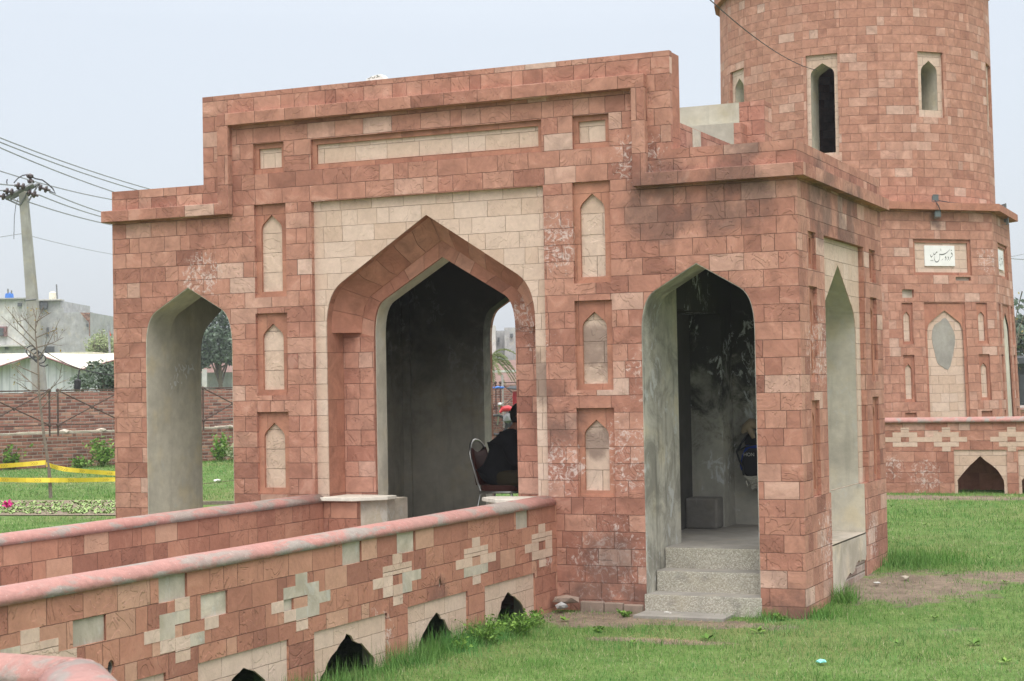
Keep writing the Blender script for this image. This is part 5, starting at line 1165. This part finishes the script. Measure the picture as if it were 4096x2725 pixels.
def skin(name, verts, edges, radii, mat, parent, root=0, sub=1):
    me = bpy.data.meshes.new(name); off = ROOTLOC[parent.name]; me.from_pydata([tuple(Vector(v) - off) for v in verts], edges, [])
    o = bpy.data.objects.new(name, me); S.collection.objects.link(o); o.parent = parent; ROOTLOC[o.name] = off
    o.modifiers.new('s', 'SKIN'); sv = me.skin_vertices[0].data
    for i, r in enumerate(radii): sv[i].radius = r if isinstance(r, tuple) else (r, r)
    for i in range(len(verts)): sv[i].use_root = (i == root)
    m_ = o.modifiers.new('u', 'SUBSURF'); m_.levels = m_.render_levels = sub + 1
    me.materials.append(M[mat]); return o
PE = thing('person', (-3.60, 1.92, FZ + .47), 'person in a black jacket and dark trousers sitting bent forward on the maroon chair', 'person')
def B(f, s_, z): return Vector((-3.60 + f, 1.92 + s_, FZ + z))
V0 = [B(-.06, 0, .56), B(-.02, 0, .68), B(.04, 0, .84), B(.08, 0, .97), B(.11, 0, 1.04), B(.13, 0, 1.085), B(.15, 0, 1.14), B(.17, 0, 1.20),
      B(.0, .09, .54), B(.38, .12, .52), B(.42, .12, .10), B(.53, .13, .05), B(.0, -.09, .54), B(.38, -.12, .52), B(.42, -.12, .10), B(.53, -.13, .05),
      B(.11, .17, .95), B(.17, .22, .72), B(.40, .13, .70), B(.46, .10, .71), B(.11, -.17, .95), B(.17, -.22, .72), B(.40, -.13, .70), B(.46, -.10, .71)]
E0 = [(0, 1), (1, 2), (2, 3), (3, 4), (4, 5), (5, 6), (6, 7), (0, 8), (8, 9), (9, 10), (10, 11), (0, 12), (12, 13), (13, 14), (14, 15), (3, 16), (16, 17), (17, 18), (18, 19), (3, 20), (20, 21), (21, 22), (22, 23)]
R0 = [(.08, .11), (.08, .11), (.08, .12), (.07, .10), .055, .05, (.085, .07), (.095, .075), .07, .05, .045, .04, .07, .05, .045, .04, .05, .035, .034, .028, .05, .035, .034, .028]
body = skin('body', V0, E0, R0, 'skin', PE)
V1 = [B(-.12, 0, .44), B(-.09, 0, .56), B(-.02, 0, .68), B(.035, 0, .84), B(.08, 0, .975), B(.105, 0, 1.03), B(.12, .175, .955), B(.175, .225, .72), B(.385, .135, .70), B(.12, -.175, .955), B(.175, -.225, .72), B(.385, -.135, .70)]
skin('jacket', V1, [(0, 1), (1, 2), (2, 3), (3, 4), (4, 5), (4, 6), (6, 7), (7, 8), (4, 9), (9, 10), (10, 11)], [(.17, .22), (.175, .215), (.165, .19), (.14, .185), (.11, .155), (.075, .075), .10, .08, .06, .10, .08, .06], 'jacket', body, 2)
V2 = [B(-.05, 0, .53), B(.02, .10, .53), B(.38, .12, .53), B(.42, .12, .12), B(.02, -.10, .53), B(.38, -.12, .53), B(.42, -.12, .12)]
skin('trousers', V2, [(0, 1), (1, 2), (2, 3), (0, 4), (4, 5), (5, 6)], [.12, .105, .085, .07, .105, .085, .07], 'trouser', body, 0)
mb = MB()
for s_ in (-1, 1): mb.blob(B(.52, .13 * s_, .04), .1, 2, .02, (1.3, .5, .4))
mb.build('shoes', 'black', body, smooth=True)
hc = B(.165, 0, 1.18); mb = MB(); bm = bmesh.new(); bmesh.ops.create_uvsphere(bm, u_segments=20, v_segments=14, radius=1)
for v in bm.verts:
    c = v.co; face = max(0, c.x) ; r = Vector((.098 * c.x, .078 * c.y, .118 * c.z))
    if c.z < -.2: r.x *= 1 + .25 * (c.z + .2) * (1 if c.x < 0 else .2); r.y *= 1 + .3 * (c.z + .2)
    v.co = r
for f in bm.faces: mb.face([hc + v.co for v in f.verts])
bm.free(); head = mb.build('head', 'skin', body, smooth=True)
mb = MB(); mb.tube([hc + Vector((.095, 0, .02)), hc + Vector((.118, 0, -.025)), hc + Vector((.1, 0, -.035))], [.01, .016, .012], 6); mb.build('nose', 'skin', head, smooth=True)
for s_ in (-1, 1):
    MB().blob(hc + Vector((.086, .032 * s_, .012)), .012, 2, 0).build('eye', 'marble', head, smooth=True); MB().blob(hc + Vector((-.005, .078 * s_, -.005)), .03, 1, .05, (.7, .3, 1)).build('ear', 'skin', head, smooth=True)
mb = MB(); mb.tube([hc + Vector((.09, -.022, -.06)), hc + Vector((.098, 0, -.06)), hc + Vector((.09, .022, -.06))], .006, 5); mb.build('mouth', 'maroon', head)
mb = MB(); bm = bmesh.new(); bmesh.ops.create_uvsphere(bm, u_segments=20, v_segments=14, radius=1)
for f in bm.faces:
    c = f.calc_center_median()
    if c.z > .25 or (c.x < -.05 and c.z > -.55): mb.face([hc + Vector((.106 * v.co.x - .006, .086 * v.co.y, .126 * v.co.z + .003)) for v in f.verts])
bm.free(); mb.build('hair', 'hair', head, smooth=True)
for s_ in (-1, 1):     # hands resting together over the knees: palm, four curled fingers, thumb
    w0 = B(.44, .10 * s_, .705); vs = [w0, w0 + Vector((.05, -.012 * s_, -.01)), w0 + Vector((.085, -.02 * s_, -.02))]; es = [(0, 1), (1, 2)]; rs = [(.024, .016), (.036, .016), (.034, .014)]
    for k in range(4):
        o_ = (k - 1.5) * .018; L_ = (.030, .034, .032, .025)[k]; i = len(vs); vs += [vs[2] + Vector((.012, o_, 0)), vs[2] + Vector((.012 + L_, o_, -.014)), vs[2] + Vector((.012 + L_ * 1.4, o_, -.04)), vs[2] + Vector((.01 + L_ * 1.2, o_, -.06))]; es += [(2, i), (i, i + 1), (i + 1, i + 2), (i + 2, i + 3)]; rs += [.0095, .009, .0085, .0075]
    i = len(vs); vs += [vs[1] + Vector((.012, -.036 * s_, -.004)), vs[1] + Vector((.04, -.052 * s_, -.014)), vs[1] + Vector((.06, -.054 * s_, -.026))]; es += [(1, i), (i, i + 1), (i + 1, i + 2)]; rs += [.012, .0105, .009]
    skin('hand', vs, es, rs, 'skin', body, 0)

# bag hanging on the back wall of the right room
BG = thing('backpack', (-1.27, 3.06, 1.10), 'black and blue backpack with straps hanging inside the right arch', 'bag')
def K2(x, z, y=3.06): return Vector((x, y, z))
mb = MB(); o_ = [(-1.40, .98), (-1.41, 1.10), (-1.385, 1.19), (-1.33, 1.235), (-1.12, 1.235), (-1.08, 1.18), (-1.08, .98), (-1.12, .95), (-1.36, .95)]
mb.prism(o_, [], FX, 2.94, 3.08); mb.build('body', 'bagblack', BG, bevel=.02)
mb = MB(); mb.prism([(-1.43, 1.0), (-1.445, 1.06), (-1.42, 1.16), (-1.37, 1.27), (-1.31, 1.33), (-1.15, 1.33), (-1.10, 1.2), (-1.10, 1.0)], [], FX, 2.985, 3.07); mb.build('side_pocket', 'blue', BG, bevel=.015)
mb = MB(); mb.tube([K2(-1.35, 1.37, 2.96), K2(-1.40, 1.29, 2.93), K2(-1.455, 1.20, 2.93), K2(-1.43, 1.12, 2.93), K2(-1.39, 1.04, 2.92), K2(-1.385, .96, 2.93)], .011, 6).tube([K2(-1.45, 1.205, 2.93), K2(-1.36, 1.25, 2.93), K2(-1.2, 1.29, 2.93)], .008, 6); mb.build('strap', 'black', BG)
mb = MB(); mb.prism([(-1.38, 1.27), (-1.37, 1.36), (-1.32, 1.40), (-1.25, 1.38), (-1.25, 1.27)], [], FX, 2.95, 3.06); mb.build('flap', 'bagblack', BG, bevel=.015)
fc = bpy.data.curves.new('lettering', 'FONT'); fc.body = 'HON'; fc.size = .05; fc.extrude = .0006; fo = bpy.data.objects.new('tmp', fc); S.collection.objects.link(fo); bpy.context.view_layer.update(); tm = bpy.data.meshes.new_from_object(fo.evaluated_get(bpy.context.evaluated_depsgraph_get())); bpy.data.objects.remove(fo); fo = bpy.data.objects.new('lettering', tm); S.collection.objects.link(fo); fo.parent = BG; fo.rotation_euler = (R(90), 0, 0); fo.location = Vector((-1.385, 2.937, 1.155)) - Vector((-1.27, 3.06, 1.10)); tm.materials.clear(); tm.materials.append(M['bldg'])
mb = MB(); mb.tube([K2(-1.40, 1.395, 2.97), K2(-1.36, 1.44, 2.95), K2(-1.30, 1.49, 2.96), K2(-1.2, 1.48, 2.96)], [.015, .05, .06, .05], 8).tube([K2(-1.33, 1.45, 2.93), K2(-1.29, 1.40, 2.92), K2(-1.27, 1.34, 2.93)], [.02, .035, .02], 8); tag(mb.build('cloth_roll', 'cloth_t', smooth=True), 'tan cloth bundled on top of the hanging backpack', 'cloth')
mb = MB(); random.seed(2)
for k in range(5): mb.tube([K2(-1.39 + .012 * k, .945 - .012 * k, 2.97 + .01 * k), K2(-1.30, .93 - .03 * k, 2.95), K2(-1.15, .99 - .025 * k, 2.96)], [.006, .017, .014], 6)
mb.tube([K2(-1.37, .90, 2.96), K2(-1.35, .84, 2.95), K2(-1.28, .91, 2.95)], [.008, .012, .01], 6); tag(mb.build('white_cloth', 'cloth_w', smooth=True), 'white cloth folded under the hanging backpack', 'cloth')

# ================================================================= weeds, tufts and grass near by
random.seed(21)
for (x, y, w_, h, n, lab) in [(-2.02, -2.0, .22, .22, 46, 'bushy green weed in front of the second drain arch from the gatehouse'), (-1.95, -1.55, .25, .20, 50, 'broad feathery weed clump between the first and second drain arches'), (-2.0, -1.15, .14, .17, 26, 'small weed at the left side of the first drain arch from the gatehouse'),
                              (-2.05, -2.45, .12, .14, 18, 'small light green weed before the second drain arch'), (-1.50, -.28, .10, .07, 16, 'flat green weed on the soil left of the lowest step'), (-.20, -.14, .09, .06, 16, 'low green weed at the right end of the lowest step'), (-1.4, -1.2, .08, .05, 10, 'tiny green weed on the bare soil before the facade')]:
    leafy(0, 0, w_, h, n, lab, ls=.016, base=Vector((x, y, -.08)), group='leafy weeds in the near lawn')
cm = MB(); ti = []
for _ in range(45):
    a_ = random.uniform(-.30, .28); rr_ = random.uniform(9.5, 26); p = Vector((CAM.x + rr_ * math.cos(math.atan2(FW.y, FW.x) - a_), CAM.y + rr_ * math.sin(math.atan2(FW.y, FW.x) - a_), 0)); 
    if (p.x < XN + .1 and p.y < 12) or (-7.2 < p.x < .15 and -.3 < p.y < 3.5) or p.y > 11.5: continue
    p.z = gh(p.y) + .012; s_ = random.uniform(.02, .055); t_ = random.random()
    for j in range(7):
        b_ = j * .9 + random.uniform(-.3, .3); d_ = Vector((math.cos(b_), math.sin(b_), random.uniform(.15, .7))) * s_ * 1.5; e = Vector((-math.sin(b_), math.cos(b_), 0)) * s_ * .35; cm.face([p, p + d_ * .55 + e, p + d_, p + d_ * .55 - e]); ti.append(min(1, max(0, t_ + random.uniform(-.2, .2))))
tag(cm.build('lawn_weeds', 'leaf_green', weld=False, tint=ti), 'small flat broad leaved weeds scattered through the lawn', 'weeds', kind='stuff')
def blades(P, H_, W_, seed=1, lean=.5):
    r = np.random.default_rng(seed); n = len(P); a = r.uniform(0, 2 * np.pi, n); ln = np.abs(r.normal(0, lean, n)); b = a + np.pi / 2 + r.normal(0, .6, n)
    dx = np.stack([np.cos(b), np.sin(b), np.zeros(n)], 1) * (W_ / 2)[:, None]; tip = np.stack([np.cos(a) * ln, np.sin(a) * ln, np.ones(n)], 1) * H_[:, None]
    V_ = np.empty((n, 3, 3)); V_[:, 0] = P - dx; V_[:, 1] = P + dx; V_[:, 2] = P + tip; return V_.reshape(-1, 3)
def grass_obj(name, P, H_, W_, tint, seed, lean, parent=None):
    V_ = blades(P, H_, W_, seed, lean); n = len(P); me = bpy.data.meshes.new(name)
    if parent is not None: V_ = V_ - np.array(ROOTLOC[parent.name])
    me.vertices.add(3 * n); me.vertices.foreach_set('co', V_.astype('f').ravel()); me.loops.add(3 * n); me.loops.foreach_set('vertex_index', np.arange(3 * n, dtype='i')); me.polygons.add(n); me.polygons.foreach_set('loop_start', np.arange(0, 3 * n, 3, dtype='i'))
    me.update(calc_edges=True); at_ = me.attributes.new('tint', 'FLOAT', 'FACE'); at_.data.foreach_set('value', tint.astype('f')); me.materials.append(M['grass'])
    o = bpy.data.objects.new(name, me); S.collection.objects.link(o)
    if parent is not None: o.parent = parent
    return o
r = np.random.default_rng(5)
def ghv(y): return -.08 + np.where(y > 0, .33 * (1 - np.exp(-np.maximum(y, 0) / 5.5)), 0)
n = 620000; ang = r.uniform(-.42, .42, n); u = r.uniform(0, 1, n); rr = 8.0 * (60 / 8.0) ** (u ** 1.15)
ca = math.atan2(FW.y, FW.x); X = CAM.x + rr * np.cos(ca - ang); Y = CAM.y + rr * np.sin(ca - ang)
low = np.sin(X * 1.7 + np.sin(Y * 1.3) * 2) * np.sin(Y * 1.9 + 1 + np.sin(X * .9)) * .5 + np.sin(X * 5.1 + Y * 3.3) * np.sin(Y * 6.2 - X * 2.0) * .35
ok = np.ones(n, bool)
ok &= ~((X > -7.1) & (X < .02) & (Y > -.02) & (Y < 3.35)); ok &= ~((X > -5.0) & (X < XN + .01) & (Y < .1)); ok &= ~((X < XN) & (X > -5.2) & (Y < 0))
ok &= ~((np.hypot(X - TX, Y - TY) < 2.7)); ok &= ~((Y > 11.75) & (Y < 12.05) & (X > -6))
for (x, y, rx, ry) in DIRT:
    dd = np.hypot((X - x) / rx, (Y - y) / ry) + low * .7 + r.normal(0, .2, n); ok &= ~((dd < .85) & (r.uniform(0, 1, n) < .86))
ok &= ~((low > .42) & (r.uniform(0, 1, n) < .5))
bx_ = gat(0, 2062); ok &= ~((X < -8.5) & (np.abs((Y - gat(150, 2034).y) - (X - gat(150, 2034).x) * ((gat(500, 2034) - gat(0, 2034)).y / (gat(500, 2034) - gat(0, 2034)).x)) < 1.5))
X, Y, rr, low = X[ok], Y[ok], rr[ok], low[ok]; n = len(X); P = np.stack([X, Y, ghv(Y)], 1)
edge = np.exp(-np.maximum(0, X - XN) / .22) * ((Y < -.9) & (X > XN)) + np.exp(-np.abs(X - .05) / .15) * ((Y > -.1) & (Y < 1.0) & (X > 0)) + 1.4 * np.exp(-np.hypot(X - .25, Y - 3.1) / .5) + .7 * np.exp(-np.abs(Y + .08) / .08) * ((X > -.45) & (X < .1))
l2 = np.sin(X * 3.1 + 1.7 * np.sin(Y * 2.3)) * np.sin(Y * 3.7 + 1.3 * np.sin(X * 2.9 + 1)); H_ = r.uniform(.012, .032, n) * (1 + .9 * np.maximum(0, l2)) * (1 + .5 * np.maximum(0, low)) * (1 + 1.9 * edge * r.uniform(0, 1, n)) * np.minimum(1.6, 1 + rr / 80); W_ = np.maximum(.0032, rr * .00026) * r.uniform(.7, 1.3, n)
tint = np.clip(r.normal(.50, .24, n) - .12 * low - .14 * l2 + .10 * (r.uniform(0, 1, n) < .1) * 4, 0, 1); tint = np.where(edge > .4, np.clip(r.normal(.42, .15, n), 0, .75), tint)
tag(grass_obj('grass', P, H_, W_, tint, 3, .75), 'short green lawn with dry straw and bare patches round the gatehouse', 'grass', kind='stuff')
# longer blades along the foot of the near parapet
n = 9000; X = XN + .01 + np.abs(r.normal(0, .16, n)); Y = r.uniform(-8.5, -1.15, n); k = r.uniform(0, 1, n) < (.25 + .75 * (np.sin(Y * 2.3 + 1) > -.3)); X, Y = X[k], Y[k]; n = len(X)
tag(grass_obj('long_grass', np.stack([X, Y, ghv(Y)], 1), r.uniform(.06, .24, n) * np.exp(-(X - XN) / .5), np.full(n, .0045), np.clip(r.normal(.42, .2, n), 0, .85), 8, .45), 'longer unmown grass along the foot of the near parapet', 'grass', kind='stuff')
def tuft(x, y, w_, h, n, lab, seed, tm=.5):
    q = np.random.default_rng(seed); t = thing('grass_tuft', (x, y, gh(y)), lab, 'grass tuft', 'grass tufts by the gatehouse'); X = x + q.normal(0, w_, n); Y = y + q.normal(0, w_, n)
    grass_obj('blades', np.stack([X, Y, ghv(Y)], 1), q.uniform(.5, 1, n) * h, np.full(n, .006), np.clip(q.normal(tm, .12, n), 0, .8), seed, .55, t)
tuft(.12, .86, .07, .20, 260, 'bright green grass tuft at the near end of the side sill', 31, .62); tuft(.22, 3.15, .2, .20, 700, 'large clump of long grass at the far corner of the gatehouse', 32); tuft(.05, .1, .1, .12, 260, 'thin greyish tuft at the near corner of the gatehouse', 33, .35); tuft(-.28, -.06, .08, .12, 150, 'sparse grass tuft beside the lowest step', 34, .45); tuft(.45, 3.5, .25, .14, 500, 'dense dark green grass patch beyond the gatehouse corner', 35, .45)
# straw litter on the bare soil
q = np.random.default_rng(77); n = 2600; k = q.integers(0, len(DIRT), n); D_ = np.array(DIRT); X = D_[k, 0] + q.normal(0, .55, n) * D_[k, 2]; Y = D_[k, 1] + q.normal(0, .55, n) * D_[k, 3]; s_ = ~((X > -7.1) & (X < .02) & (Y > -.1) & (Y < 3.35)) & ~((X < XN + .02) & (Y < 0)) & ~((X > -1.45) & (X < -.36) & (Y > -.12) & (Y < .1)); X, Y = X[s_], Y[s_]; n = len(X)
a = q.uniform(0, 6.283, n); L_ = q.uniform(.015, .06, n); P = np.stack([X, Y, ghv(Y) + q.uniform(.002, .015, n)], 1); dv = np.stack([np.cos(a) * L_, np.sin(a) * L_, q.uniform(-.1, .3, n) * L_], 1); sv = np.stack([-np.sin(a), np.cos(a), np.zeros(n)], 1) * .0025
V_ = np.stack([P - sv, P + sv, P + dv], 1).reshape(-1, 3); me = bpy.data.meshes.new('straw'); me.from_pydata(V_.tolist(), [], [(3 * i, 3 * i + 1, 3 * i + 2) for i in range(n)]); me.materials.append(M['dryleaf']); o = bpy.data.objects.new('straw', me); S.collection.objects.link(o); tag(o, 'dry straw bits scattered on the bare soil patches', 'straw', kind='stuff')
